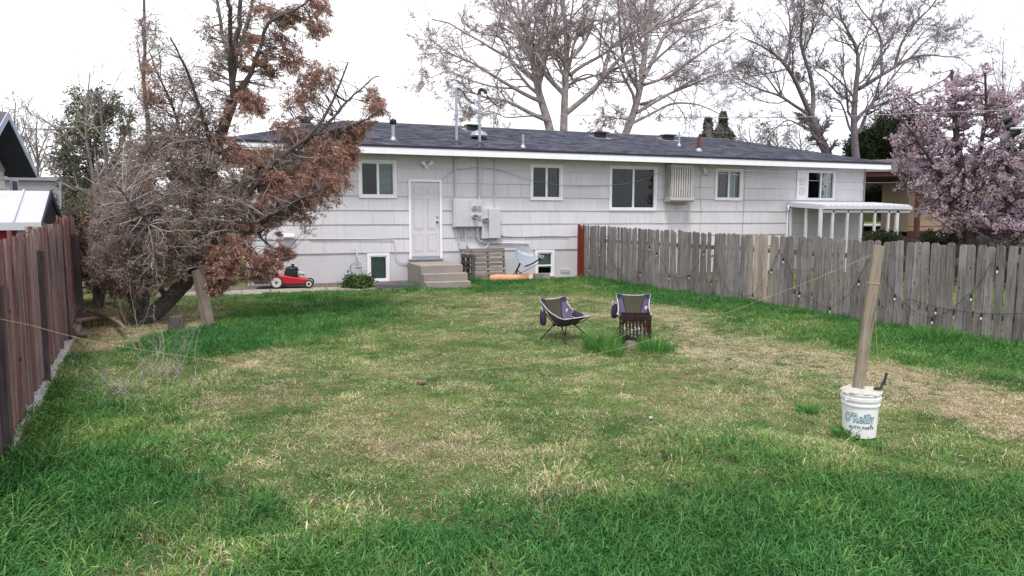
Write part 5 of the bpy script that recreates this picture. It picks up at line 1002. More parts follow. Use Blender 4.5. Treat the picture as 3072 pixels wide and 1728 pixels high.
T3 = [lb([(1860, 450), (1875, 396), (1895, 365), (1910, 311), (1918, 272), (1930, 229), (1932, 180), (1938, 116), (1953, 39), (1957, -80)], .1, .29, .08), lb([(1914, 268), (1883, 217), (1868, 175), (1860, 97), (1856, 19), (1845, -60)], -.3, .13, .04), lb([(1934, 229), (1961, 175), (1996, 97), (2054, 39), (2110, 0), (2150, -40)], .3, .15, .04), lb([(1910, 338), (1961, 307), (2015, 276), (2073, 256), (2132, 229), (2200, 210), (2240, 190)], -.2, .12, .02), lb([(1891, 373), (1961, 338), (2015, 307), (2093, 311), (2150, 337), (2190, 360)], .4, .10, .018), lb([(1945, 200), (2000, 150), (2060, 100), (2130, 80), (2180, 60)], -.5, .09, .02), lb([(1925, 250), (1960, 250), (2010, 215), (2060, 190), (2110, 180)], .5, .08, .018), lb([(1890, 360), (1850, 355), (1820, 350), (1800, 375), (1780, 390)], -.3, .05, .012), lb([(1938, 116), (1900, 60), (1880, 0), (1870, -50)], .5, .08, .03)]
for i, (T, lab) in enumerate(((T1, 'bare sycamore leaning left behind the roof ridge, nearest the masts'), (T2, 'bare sycamore with straight upright trunk between two others behind the roof'), (T3, 'bare sycamore leaning right behind the roof, next to the spruces'))):
    b = T[0][0][0].copy(); b[2] = 0; T[0][0][0][2] = 0.
    bare_tree('sycamore_tree', lab, T, 'bark_sycamore', 'twig_sycamore', 'bud', 16, 10, 10, b, .42, .42, .5, 1, .06, .01, .03, rs1, .0072, 'bare trees behind the house')
TY = 31.0; LK = .85
T4 = [lb([(2495, 520), (2481, 456), (2459, 417), (2440, 371), (2432, 344)], 0, .30, .22, .95), lb([(2432, 344), (2409, 294), (2382, 232), (2351, 186), (2309, 151), (2266, 128), (2220, 110)], -.2, .17, .03), lb([(2434, 350), (2440, 329), (2440, 271), (2429, 216), (2409, 162), (2398, 128), (2409, 58), (2412, 0)], .2, .16, .04), lb([(2421, 340), (2378, 313), (2340, 286), (2286, 271), (2239, 251), (2189, 216)], -.4, .11, .02), lb([(2440, 398), (2400, 375), (2363, 356), (2324, 387), (2290, 430)], .3, .07, .015), lb([(2351, 186), (2367, 150), (2371, 97), (2367, 39), (2350, -20)], .4, .08, .03), lb([(2409, 294), (2430, 250), (2420, 245), (2385, 225)], .3, .05, .02), lb([(2409, 162), (2440, 90), (2465, 30), (2480, -30)], -.4, .06, .02), lb([(2340, 286), (2300, 230), (2250, 190), (2215, 180)], .5, .06, .015)]
T5 = [lb([(2575, 540), (2568, 472), (2562, 406), (2560, 348), (2566, 290), (2570, 232), (2579, 166), (2560, 116), (2525, 66), (2510, 20)], 0, .27, .05), lb([(2575, 267), (2610, 247), (2645, 224), (2684, 201), (2734, 170), (2796, 162), (2842, 174), (2880, 165)], -.2, .15, .02), lb([(2645, 224), (2645, 155), (2641, 108), (2620, 70), (2583, 31), (2560, -10)], .3, .10, .03), lb([(2684, 201), (2703, 128), (2738, 77), (2796, 19), (2820, -20)], -.3, .10, .03), lb([(2566, 300), (2552, 278), (2517, 240), (2471, 205), (2440, 185)], .3, .09, .018), lb([(2575, 400), (2583, 387), (2599, 340), (2630, 282), (2641, 232), (2660, 190)], -.3, .12, .03), lb([(2560, 400), (2548, 387), (2533, 329), (2517, 298), (2487, 292), (2465, 320)], .2, .09, .02), lb([(2600, 250), (2640, 180), (2680, 110), (2700, 40)], .4, .07, .02), lb([(2579, 166), (2600, 100), (2640, 40), (2650, 0)], .3, .06, .02), lb([(2734, 170), (2780, 120), (2830, 90), (2880, 85)], .3, .06, .015)]
for T, lab in ((T4, 'dark bare tree forking low with limbs spreading left behind roof end'), (T5, 'dark bare tree with arching right limb behind the blossom tree')):
    b = T[0][0][0].copy(); b[2] = 0.8
    bare_tree('willow_tree', lab, T, 'bark_willow', 'twig_willow', 'bud_willow', 15, 10, 9, b, .5, .42, .5, 1, .055, .02, .02, rs1, .0072, 'dark bare trees behind the house')
# distant scrub: thin bare saplings
for i, (px, hpx, Y, lab) in enumerate(((2250, 90, 44, 'thin bare sapling behind roof left of the dark forked tree'), (2330, 80, 43, 'thin bare sapling behind roof under the forked tree limbs'), (2400, 80, 45, 'thin bare sapling behind roof beside the forked trunk'), (2640, 130, 40, 'thin bare sapling behind the arching dark tree'), (45, 230, 36, 'pale thin bare tree beyond the gable house roof'), (110, 190, 38, 'pale thin bare tree beyond gable eave'), (3010, 330, 40, 'thin bare tree showing above the blossom tree'), (2180, 70, 46, 'thin bare sapling beside the two spruces'))):
    y0 = 470 if px > 2000 else 560; L = [limb([(px, y0 + 60), (px + 4, y0 - hpx * .4), (px - 3, y0 - hpx * .8), (px + 2, y0 - hpx * 1.1)], Y, 0, .08, .02)] + [limb([(px, y0 - hpx * .2 * k), (px + sgn * (18 + 6 * k), y0 - hpx * (.25 * k + .3)), (px + sgn * (30 + 5 * k), y0 - hpx * (.3 * k + .45))], Y, .5 * sgn, .04, .01) for k in range(3) for sgn in (-1, 1)]
    b = L[0][0][0].copy(); b[2] = 0
    bare_tree('sapling', lab, L, 'bark_grey', 'twig_plum' if px > 2000 else 'twig_pale', 'bud_willow', 7, 5, 4, b, .5, .5, .5, 1, .05, .05, 0, rs1, .008, 'far saplings')
# --- spruces
for k, (px, top, lab) in enumerate(((2122, 352, 'small dark spruce behind roof, nearer the leaning sycamore'), (2166, 335, 'small dark spruce behind roof, nearer the forked bare tree'))):
    Y = 52.; p0 = W(px, 470, Y); tz = W(px, top, Y)[2]; p0[2] = 0; trk = resample([p0, [p0[0], p0[1], tz]], 14); h = tz; ys = []
    pos = []; dirs = []
    n = 1500; z = rs1.uniform(.45, .99, n); a = rs1.uniform(0, 6.28, n); r = (1 - z) * 5.0 * (.75 + .35 * np.sin(z * 40)) + .05; q = np.stack([p0[0] + 0 * z, p0[1] + 0 * z, z * h], -1); e = q + np.stack([np.cos(a) * r, np.sin(a) * r, -.12 * r], -1)
    Pb = np.stack([q, (q + e) / 2 + [0, 0, .05], e], 1); Rb = np.full((n, 3), .02) * [1, .7, .3]; pl_, d_ = tips(Pb, Rb, 18, .1, 1, .06, rs1)
    make_tree('spruce_tree', lab, p0, [(trk, np.linspace(.16, .02, 14))], 'bark_dead', [(*tubes(Pb, Rb, 3), 'bark_dead'), (*leaves(pl_, .22, .3, rs1, d_, .6, .5), 'leaf_spruce')], group='spruces behind the house')
# --- blob trees: branches reach from the limbs into clouds seen in the photograph
def blobs(limbs, bl, Y, n_per, rs, twig_r=.006, depth=1.0, sag=.1):
    """bl: (px, py, rx, ry, weight, dY); returns branch polylines reaching random targets inside"""
    Pl = np.concatenate([l[0] for l in limbs]); Rl = np.concatenate([l[1] for l in limbs]); out = []; rr = []
    for (px, py, rx, ry, wgt, dY) in bl:
        for _ in range(int(n_per * wgt)):
            v = norm(rs.normal(size=3)) * rs.rand() ** .4; yy = Y + dY + v[2] * depth * max(rx, ry) * Y / F; tg = W(px + v[0] * rx, py + v[1] * ry, yy)
            d = np.linalg.norm(Pl - tg, axis=1) + .35 * np.maximum(0, Pl[:, 2] - tg[2]) + rs.rand(len(Pl)) * .7; i = d.argmin(); s = Pl[i]; mid = (s + tg) / 2 + rs.normal(size=3) * .2 * np.linalg.norm(tg - s) + np.array([0, 0, sag]) * np.linalg.norm(tg - s)
            u = np.linspace(0, 1, 7)[:, None]; out.append(s * (1 - u) ** 2 + 2 * mid * u * (1 - u) + tg * u ** 2); rr.append(np.linspace(min(Rl[i] * .5, twig_r * (1 + 2.2 * np.linalg.norm(tg - s))), twig_r * .7, 7))
    return np.array(out), np.array(rr)
# dead conifer (the big one at the left)
JY = 13.1; rsj = np.random.RandomState(33)
def jb(pts, sl, r0, r1): return limb(pts, JY, sl, r0, r1, wob=.012)
JL = [jb([(405, 975), (436, 952), (500, 912), (560, 850), (585, 780), (600, 690), (622, 580), (640, 480), (662, 400), (682, 345), (700, 300)], .05, .145, .085), jb([(700, 300), (696, 248), (688, 180), (671, 124), (655, 40), (645, -60)], .3, .045, .02), jb([(700, 300), (700, 207), (712, 120), (722, 40), (726, -60)], -.2, .058, .03), jb([(697, 260), (692, 150), (687, 60), (687, -50)], -.5, .045, .03), jb([(704, 300), (737, 248), (766, 178), (790, 110), (803, 62), (850, 45), (890, 29), (935, -5)], -.2, .05, .012), jb([(712, 160), (735, 90), (755, 30), (765, -50)], .4, .04, .025),
      jb([(560, 860), (585, 800), (640, 740), (690, 650), (743, 577), (790, 524), (830, 476), (898, 426), (960, 393), (981, 344), (1014, 265), (1047, 182)], -.15, .078, .012), jb([(960, 393), (1000, 350), (1047, 298), (1118, 236), (1135, 225)], .3, .03, .01), jb([(898, 426), (960, 400), (1040, 380), (1100, 360), (1138, 331)], -.3, .035, .012), jb([(640, 780), (690, 745), (728, 718), (745, 680), (800, 650), (880, 610), (960, 570)], -.5, .055, .01), jb([(435, 955), (442, 850), (450, 700), (453, 600), (449, 500), (440, 330), (437, 240), (432, 120), (430, -60)], .2, .06, .018), jb([(600, 690), (570, 560), (538, 373), (505, 290), (472, 215), (450, 160)], .3, .045, .012), jb([(640, 480), (613, 360), (580, 260), (555, 190), (513, 116)], -.4, .04, .012), jb([(560, 850), (520, 770), (470, 700), (400, 620), (350, 560)], -.5, .05, .012), jb([(500, 912), (470, 800), (420, 740), (360, 700), (310, 690)], .3, .05, .012), jb([(585, 790), (620, 800), (660, 820), (690, 850)], -.6, .035, .01), jb([(436, 952), (400, 900), (340, 850), (300, 820)], -.2, .05, .015), jb([(662, 400), (630, 420), (560, 440), (500, 430)], .4, .035, .01), jb([(700, 745), (770, 690), (790, 720), (830, 760), (860, 775)], -.4, .03, .008)]
rust = [(880, 60, 55, 45, 1, 0), (960, 90, 40, 45, .8, 0), (905, 190, 55, 55, 1.1, 0), (850, 130, 40, 40, .5, 0), (820, 190, 45, 45, .7, .2), (950, 215, 40, 45, .9, 0), (890, 270, 45, 35, .8, 0), (750, 160, 35, 60, .9, -.2), (800, 40, 40, 40, .5, 0), (960, 30, 50, 25, .6, 0), (760, 320, 55, 55, 1.3, -.3), (730, 270, 35, 35, .5, 0), (830, 370, 45, 40, .6, -.2), (1132, 335, 24, 50, 1.1, 0), (1115, 290, 22, 35, .3, 0), (1065, 395, 50, 30, 1.1, 0), (1055, 450, 35, 45, 1.2, -.1), (1000, 480, 80, 50, 2.2, -.2), (960, 540, 85, 50, 2.8, -.3), (860, 560, 90, 60, 2.9, -.3), (800, 610, 80, 60, 2.6, -.3), (910, 600, 80, 35, 1.9, -.3), (735, 660, 60, 60, 1.6, -.4), (690, 760, 65, 50, 2.6, -.5), (660, 830, 65, 50, 3.0, -.5), (625, 870, 40, 40, 1.4, -.5), (840, 670, 18, 35, .5, -.4), (930, 655, 12, 20, .2, -.3), (865, 755, 25, 35, .5, -.4), (785, 795, 50, 45, 2.2, -.5), (840, 770, 30, 30, .8, -.4), (780, 480, 60, 50, .8, -.2), (720, 470, 50, 60, .9, -.2), (890, 420, 50, 30, .7, 0), (905, 290, 18, 30, .4, 0), (690, 120, 30, 50, .3, .2), (950, 430, 60, 35, .9, 0), (440, 210, 14, 60, .3, 0), (452, 300, 14, 40, .35, 0), (640, 210, 30, 60, .25, .1), (1010, 560, 45, 40, .8, -.2)]
grey = [(640, 520, 90, 90, 1.2, -.3), (680, 620, 80, 70, 1.0, -.4), (580, 330, 90, 80, .5, 0), (520, 500, 90, 80, 1.2, -.3), (430, 460, 90, 80, 1.0, 0), (300, 800, 60, 80, .8, -.2), (480, 560, 130, 90, 1.6, 0), (400, 640, 120, 90, 1.8, -.1), (520, 660, 110, 90, 1.8, -.2), (350, 740, 80, 110, 1.4, 0), (450, 780, 120, 100, 2.6, -.5), (560, 700, 90, 80, 1.5, -.6), (330, 660, 70, 120, 1.2, -.3), (560, 560, 80, 90, 1.4, -.2), (600, 420, 80, 90, 1.1, 0), (500, 420, 90, 70, .9, .2), (620, 620, 90, 90, 1.4, -.4), (350, 850, 70, 60, .8, -.1), (340, 560, 70, 80, .8, .3), (440, 120, 45, 110, .35, 0), (445, 300, 60, 90, .5, 0), (560, 240, 80, 90, .55, 0), (640, 120, 70, 90, .5, .2), (860, 480, 120, 60, .9, 0), (1010, 420, 60, 40, .4, 0), (780, 90, 90, 80, .5, .2), (640, 330, 80, 70, .7, 0), (700, 560, 70, 80, .8, -.2), (820, 300, 60, 60, .3, 0), (540, 740, 70, 60, .8, -.5), (300, 640, 50, 80, .6, .2)]
Pr, Rr = blobs(JL, rust, JY, 15, rsj, .0035); Pg, Rg = blobs(JL, grey, JY, 48, rsj, .0055)
Pa, Ra = sprout(Pr, Rr, 7, .45, 1, .4, 1.2, .30, 5, .6, .3, -.06, rsj, .0018); Pb_, Rb_ = sprout(Pa, Ra, 3, .3, 1, .4, 1.1, .6, 4, .7, .3, -.08, rsj, .0016)
lp, ld_ = tips(Pb_, Rb_, 7, .1, 1, .016, rsj); lp2, ld2 = tips(Pa, Ra, 4, .35, 1, .018, rsj)
Pc, Rc = sprout(Pg, Rg, 9, .25, 1, .4, 1.3, .32, 6, .6, .34, .0, rsj, .0034); Pd, Rd = sprout(Pc, Rc, 4, .25, 1, .4, 1.2, .55, 4, .7, .35, -.02, rsj, .0025)
sel = rsj.rand(len(Pd)) < .22; lp3, ld3 = tips(Pd[sel], Rd[sel], 4, .3, 1, .02, rsj)
PL, RL = st(JL[1:]); Pe, Re = sprout(PL, RL, 26, .2, 1, .7, 1.4, .18, 6, .35, .28, .03, rsj, .003); Pf, Rf = sprout(Pe, Re, 5, .25, 1, .4, 1.1, .5, 4, .6, .32, 0, rsj, .002)
b = np.array([-1.7, 13.4, 0])
make_tree('dead_conifer', 'large half dead leaning conifer with rust brown foliage beside the left fence', b, JL, 'bark_dead', [(*tubes(Pr, Rr, 4), 'bark_dead'), (*tubes(Pa, Ra, 3), 'twig_red'), (*tubes(Pb_, Rb_, 3), 'twig_red'), (*leaves(np.concatenate([lp, lp2]), .055, .22, rsj, np.concatenate([ld_, ld2]), .7, .55), 'leaf_dead'), (*tubes(Pg, Rg, 4), 'twig_dead'), (*tubes(Pc, Rc, 3), 'twig_dead'), (*tubes(Pd, Rd, 3), 'twig_dead'), (*leaves(lp3, .055, .26, rsj, ld3, .7, .3), 'leaf_dead_tan'), (*tubes(Pe, Re, 3), 'twig_dead'), (*tubes(Pf, Rf, 3), 'twig_dead')], sides=10)
# prop post and stump under it
pt = W(594, 810, 12.45); pf = G(628, 980); pf = np.array([pf[0], pf[1] + .05, -.1]); o = MB().add([(a * .075, c * .06, z) for z in (0, float(np.linalg.norm(pt - pf))) for a, c in ((-1, -1), (1, -1), (1, 1), (-1, 1))], [(0, 3, 2, 1), (4, 5, 6, 7), (0, 1, 5, 4), (1, 2, 6, 5), (2, 3, 7, 6), (3, 0, 4, 7)])
o = solo(o, 'prop_post', 'pallet_wood', 'grey timber prop wedged under the leaning conifer trunk', 'post', (0, 0, 0)); o.location = pf; o.rotation_euler = Vector(norm(pt - pf)).to_track_quat('Z', 'Y').to_euler()
g = G(530, 992); solo(MB().lathe([(.13, -.1), (.115, .08), (.105, .22), (.10, .23), (.01, .235)], 14, g), 'stump', 'bark_dead', 'short dark tree stump in grass beside the prop post', 'stump', tuple(g), smooth=True)
# exposed roots by the fence
for i, (pts, r, lab) in enumerate((([(215, 985), (250, 962), (290, 960), (330, 975), (360, 1010), (378, 1018)], .05, 'thick exposed root snaking from fence into the grass'), ([(240, 1000), (280, 985), (315, 972), (345, 985)], .035, 'short exposed root beside the thick root by fence'), ([(205, 940), (215, 985), (235, 1030), (270, 1052)], .055, 'gnarled root stump at the foot of the dark fence post'))):
    q = [G(x, y) + [0, 0, .15 + .06 * math.sin(k * 1.9 + i)] for k, (x, y) in enumerate(pts)]; n = len(curve(q, 4)); solo(MB().tube(curve(q, 4), list(np.linspace(r, r * .4, n)), 8), 'tree_root', 'root_wood', lab, 'root', tuple(q[0]), smooth=True)
# pale bent sapling in front of the evergreen
SP = [limb([(288, 830), (270, 770), (272, 700), (290, 660), (315, 625), (322, 560), (318, 460), (305, 380), (300, 280)], 14.6, 0, .06, .012), limb([(290, 660), (284, 560), (272, 480), (255, 420), (262, 300), (270, 215)], 14.6, .2, .035, .008), limb([(272, 590), (220, 560), (170, 520), (150, 500)], 14.6, -.3, .02, .006), limb([(255, 420), (230, 380), (170, 390), (75, 385)], 14.6, .4, .02, .005), limb([(272, 480), (220, 440), (150, 370), (110, 350), (80, 335)], 14.6, -.2, .018, .005), limb([(300, 560), (360, 600), (400, 620)], 14.6, -.3, .02, .005)]
b = SP[0][0][0].copy(); b[2] = 0; SP[0][0][0][2] = 0
bare_tree('sapling', 'pale grey bent sapling trunk standing behind the dark fence posts', SP, 'bark_grey', 'twig_pale', 'bud_willow', 9, 5, 3, b, .4, .5, .5, 0, .03, .03, 0, rsj, .003)
# evergreen shrub tree beyond the left fence
EYv = 19.; EL = [limb([(280, 720), (285, 600), (270, 480), (262, 380), (250, 300)], EYv, 0, .12, .03), limb([(280, 640), (230, 540), (190, 450), (180, 380)], EYv, .2, .08, .02), limb([(285, 600), (330, 500), (370, 420), (390, 350)], EYv, -.2, .08, .02), limb([(285, 640), (400, 560), (450, 480), (470, 430)], EYv, .3, .08, .02), limb([(270, 480), (300, 380), (320, 300)], EYv, -.3, .05, .02)]
eb = [(250, 320, 100, 80, 1.0, 0), (380, 330, 80, 80, .7, 0), (270, 340, 80, 70, .7, 0), (220, 400, 60, 70, 1.0, 0), (330, 400, 90, 90, 1.3, 0), (200, 500, 60, 80, 1.0, 0), (280, 500, 90, 80, 1.6, 0), (400, 480, 90, 90, 1.3, 0), (300, 600, 120, 70, 1.8, 0), (430, 570, 90, 80, 1.4, 0), (200, 590, 50, 60, .8, 0), (420, 640, 120, 60, 1.2, 0), (270, 680, 110, 60, 1.2, 0), (180, 460, 40, 50, .4, 0)]
Pq, Rq = blobs(EL, eb, EYv, 34, rsj, .006); Pw, Rw = sprout(Pq, Rq, 7, .3, 1, .3, 1.0, .35, 5, .6, .25, .08, rsj, .003); lq, dq = tips(Pw, Rw, 5, .1, 1, .03, rsj); b = EL[0][0][0].copy(); b[2] = 0
make_tree('evergreen_tree', 'dark olive evergreen tree behind the shed and dark fence', b, EL, 'bark_grey', [(*tubes(Pq, Rq, 4), 'bark_grey'), (*tubes(Pw, Rw, 3), 'twig_willow'), (*leaves(lq, .08, .42, rsj, dq, .9, 0), 'leaf_evergreen')])
# blossom tree
BR = 21.0; bY = lambda px: DP(px, 600, BR)[1]
def bl_limb(pts, r0, r1, dr=0): return resample([DP(x, y, BR + dr * i) for i, (x, y) in enumerate(pts)], 14), np.linspace(r0, r1, 14)
BL = [bl_limb([(2915, 800), (2910, 720), (2900, 620), (2885, 520), (2870, 420), (2860, 300), (2855, 210)], .16, .03), bl_limb([(2905, 660), (2850, 560), (2790, 480), (2740, 400)], .08, .02, -.3), bl_limb([(2905, 640), (2960, 520), (3010, 420), (3030, 300)], .09, .02, .3), bl_limb([(2900, 620), (2940, 460), (2960, 330), (2955, 220)], .08, .02, -.4), bl_limb([(2910, 700), (3000, 640), (3080, 560), (3120, 480)], .08, .02, -.2), bl_limb([(2900, 640), (2830, 600), (2770, 570), (2720, 540)], .06, .015, .3), bl_limb([(2885, 520), (2820, 400), (2780, 330), (2700, 270)], .06, .015, .4), bl_limb([(2910, 690), (2960, 690), (3030, 690), (3090, 700)], .06, .02, -.3)]
bb = [(2800, 470, 110, 90, 1.6), (2890, 390, 120, 110, 2.0), (2960, 520, 130, 110, 2.0), (2760, 560, 75, 50, .9), (3050, 480, 70, 110, 1.3), (2860, 290, 90, 95, 1.2), (2960, 290, 80, 110, 1.2), (3000, 650, 100, 70, 1.6), (2830, 640, 90, 45, .9), (3050, 360, 60, 80, .7), (2700, 470, 45, 45, .5), (2700, 275, 80, 25, .35), (2720, 420, 60, 60, .6), (2860, 540, 110, 80, 1.6), (2920, 640, 100, 60, 1.2), (3060, 700, 70, 40, 1.0), (2780, 360, 70, 60, .7), (2900, 250, 70, 50, .4), (3110, 560, 70, 150, 1.0), (3100, 300, 50, 80, .4)]
Pl = np.concatenate([l[0] for l in BL]); out = []
for (px, py, rx, ry, wgt) in bb:
    for _ in range(int(34 * wgt)):
        v = norm(rsj.normal(size=3)) * rsj.rand() ** .4; tg = DP(px + v[0] * rx, py + v[1] * ry, BR + v[2] * 1.3); i = (np.linalg.norm(Pl - tg, axis=1) + .5 * np.maximum(0, Pl[:, 2] - tg[2] + .2) + rsj.rand(len(Pl)) * .3).argmin(); s = Pl[i]; mid = (s + tg) / 2 + rsj.normal(size=3) * .1 * np.linalg.norm(tg - s) - [0, 0, .12 * np.linalg.norm(tg - s)]; u = np.linspace(0, 1, 7)[:, None]; out.append(s * (1 - u) ** 2 + 2 * mid * u * (1 - u) + tg * u ** 2)
Pq = np.array(out); Rq = np.tile(np.linspace(.014, .005, 7), (len(Pq), 1)); Pw, Rw = sprout(Pq, Rq, 7, .25, 1, .3, .9, .38, 5, .6, .13, .22, rsj, .003); kb = rsj.rand(len(Pw)) < .72; lq, dq = tips(Pw[kb], Rw[kb], 21, .05, 1, .017, rsj); b = np.array([*DP(2915, 800, BR)[:2], 0]); BL[0][0][0][2] = 0
make_tree('blossom_tree', 'pink flowering plum tree in full blossom beyond the grey fence', b, BL, 'twig_plum', [(*tubes(Pq, Rq, 4), 'twig_plum'), (*tubes(Pw, Rw, 3), 'twig_plum'), (*leaves(lq, .043, .85, rsj, dq, 1.2, 0), 'blossom')])
# dark evergreens filling in behind on the right
def bushy(name, label, px, py, rx, ry, r, n, leaf, lsz, m='leaf_hedge', cat='shrub', zb=0.0, dz=1.2):
    c = DP(px, py, r); base = np.array([c[0], c[1], zb]); k = r / F; rsb = np.random.RandomState(int(px)); L = []
    for i in range(5): a = rsb.uniform(0, 6.28); L.append((resample([base, base * .4 + c * .6 + np.array([math.cos(a), math.sin(a), 0]) * rx * k * .3, c + np.array([math.cos(a) * rx * k * .6, math.sin(a) * rx * k * .6, ry * k * .5])], 14), np.linspace(.06, .01, 14)))
    v = norm(rsb.normal(size=(n, 3))) * (rsb.rand(n) ** .35)[:, None]; bump_ = 1 + .18 * np.sin(v[:, :1] * 7 + v[:, 2:] * 5); tg = c + v * np.array([rx * k, rx * k * dz, ry * k]) * bump_; s = np.repeat(np.stack([l[0][-5] for l in L]), n // 5 + 1, 0)[:n]; P_ = np.stack([tg + (s - tg) * .3, tg + (s - tg) * .12 + rsb.normal(size=(n, 3)) * .04, tg], 1); R_ = np.tile([.012, .008, .004], (n, 1)); lq, dq = tips(P_, R_, leaf, .1, 1.0, lsz * .6, rsb)
    lq[:, 2] = np.maximum(lq[:, 2], zb + .02); return make_tree(name, label, base, L, 'bark_dead', [(*tubes(P_, R_, 3), 'bark_dead'), (*leaves(lq, lsz, .5, rsb, dq, .9, 0), m)], cat)
bushy('evergreen_tree', 'dark green conifer mass behind the roof end and blossom tree', 2690, 420, 70, 95, 50, 700, 30, .16, cat='tree', zb=1.2); bushy('evergreen_tree', 'low dark evergreen behind the trunk of the arching dark tree', 2600, 440, 50, 50, 50, 500, 26, .16, cat='tree', zb=1.2)
bushy('hedge_shrub', 'dense dark green shrub under the carport eave beside house', 2655, 580, 75, 45, 46, 900, 34, .10, zb=1.2); bushy('hedge_shrub', 'low leafy plants beyond the porch posts', 2650, 712, 40, 14, 24, 240, 16, .07); bushy('hedge_shrub', 'dark low shrub in front of the dark plank fence', 2820, 715, 40, 20, 21, 260, 18, .06)
bushy('evergreen_tree', 'tall dark conifer standing behind the blossom tree', 3075, 600, 60, 150, 26, 900, 30, .12, cat='tree', m='leaf_spruce')
bushy('evergreen_shrub', 'low yellow green shrub behind dark fence and sapling', 330, 640, 110, 60, 17, 700, 26, .06, m='leaf_evergreen')
bushy('brush_heap', 'dark dead brush heaped under the leaning conifer', 400, 800, 110, 75, 14.6, 900, 10, .06, m='leaf_dead_tan', cat='brush'); bushy('brush_heap', 'dark dead brush between dark fence and pale sapling', 290, 760, 60, 110, 15.6, 700, 10, .06, m='leaf_dead_tan', cat='brush')
bushy('herb_clump', 'green bushy herb clump at foot of wall by gas pipe', 1072, 858, 42, 26, 17.8, 420, 10, .09, m='leaf_lavender', cat='plant')

# ---------------------------------------------------------------- tufts, weeds, litter
def blades(name, label, cat, cx_, cy_, n, rad, h0, h1, wd, m, rs, out=.5, group=None):
    a = rs.uniform(0, 6.28, n); r = rad * rs.rand(n) ** .6; p = np.stack([cx_ + r * np.cos(a), cy_ + r * np.sin(a), np.zeros(n)], -1); h = rs.uniform(h0, h1, n)[:, None]; d = np.stack([np.cos(a) * out * r / rad + rs.normal(size=n) * .2, np.sin(a) * out * r / rad + rs.normal(size=n) * .2, np.ones(n)], -1); sd = norm(np.cross(d, rs.normal(size=(n, 3)))) * wd; b1 = d * [.35, .35, 1]; b2 = d * [1, 1, .85]
    V = np.stack([p - sd, p + sd, p + b1 * h * .55 + sd * .8, p + b1 * h * .55 - sd * .8, p + b2 * h + sd * .1, p + b2 * h - sd * .1], 1).reshape(-1, 3) - [cx_, cy_, 0]; i = (np.arange(n) * 6)[:, None]; Fc = np.concatenate([i + [0, 1, 2, 3], i + [3, 2, 4, 5]]); q = rs.rand(n); o = npobj(name, npmesh(name, V, Fc, [m], rnd=np.concatenate([q, q]))); o.location = (cx_, cy_, 0); return setp(o, label, cat, group)
rst = np.random.RandomState(8)
for (px, py, n, rad, h, lab) in ((1815, 1050, 420, .26, .36, 'tall green grass tuft left of the fire basket'), (1980, 1058, 330, .27, .3, 'green grass tuft right of the fire basket'), (1850, 1068, 160, .14, .2, 'small grass tuft in front of the fire basket slab')):
    g = G(px, py); blades('grass_tuft', lab, 'grass tuft', g[0], g[1] + .1, n, rad, h * .3, h, .0042, 'leaf_tuft', rst, .7)
for (px, py, n, rad, h, lab) in ((2090, 880, 160, .3, .25, 'leafy weed tuft at foot of picket fence near the tan boards'), (1985, 852, 160, .35, .25, 'leafy weed tuft at foot of picket fence near the gap'), (1840, 838, 160, .3, .25, 'leafy weed tuft at foot of picket fence near the red boards'), (2538, 1310, 110, .10, .11, 'grass tuft growing against the left side of bucket'), (2600, 1335, 90, .13, .05, 'short grass tuft growing before the bucket'), (2420, 1235, 120, .12, .1, 'small dark weed left of the bucket'), (1220, 858, 120, .3, .18, 'grass tuft beside the bottom concrete step'), (1425, 848, 200, .3, .25, 'grass tuft in front of the pallet'), (2800, 1020, 260, .35, .28, 'weed clump at foot of picket fence right of the post')):
    g = G(px, py); blades('weed_tuft', lab, 'weed', g[0], g[1], n, rad, h * .4, h, .006, 'leaf_tuft', rst, .8)
for k, (px, py, dx, dz, lab) in enumerate(((2010, 1041, .05, .035, 'pale stone lying in the tuft right of fire basket'), (1795, 1031, .05, .05, 'small pale stone in the tuft left of fire basket'), (1953, 1263, .02, .012, 'white scrap of litter lying on the open lawn'), (1265, 1157, .05, .02, 'brown dead leaf lying on the open lawn'))):
    g = G(px, py); bm = bmesh.new(); bmesh.ops.create_icosphere(bm, subdivisions=2, radius=1, matrix=Matrix.Translation((0, 0, dz * .8)) @ Matrix.Diagonal((dx, dx * .7, dz, 1)))
    for v in bm.verts: v.co += Vector(rst.normal(size=3) * dx * .08)
    me = bpy.data.meshes.new('stone'); bm.to_mesh(me); bm.free(); me.materials.append(MATS['root_wood' if k == 3 else 'ash']); o = bpy.data.objects.new('stone' if k < 2 else ('paper_scrap' if k == 2 else 'dead_leaf'), me); COL.objects.link(o); o.location = (g[0], g[1], .02); setp(o, lab, ('stone', 'stone', 'litter', 'leaf')[k])
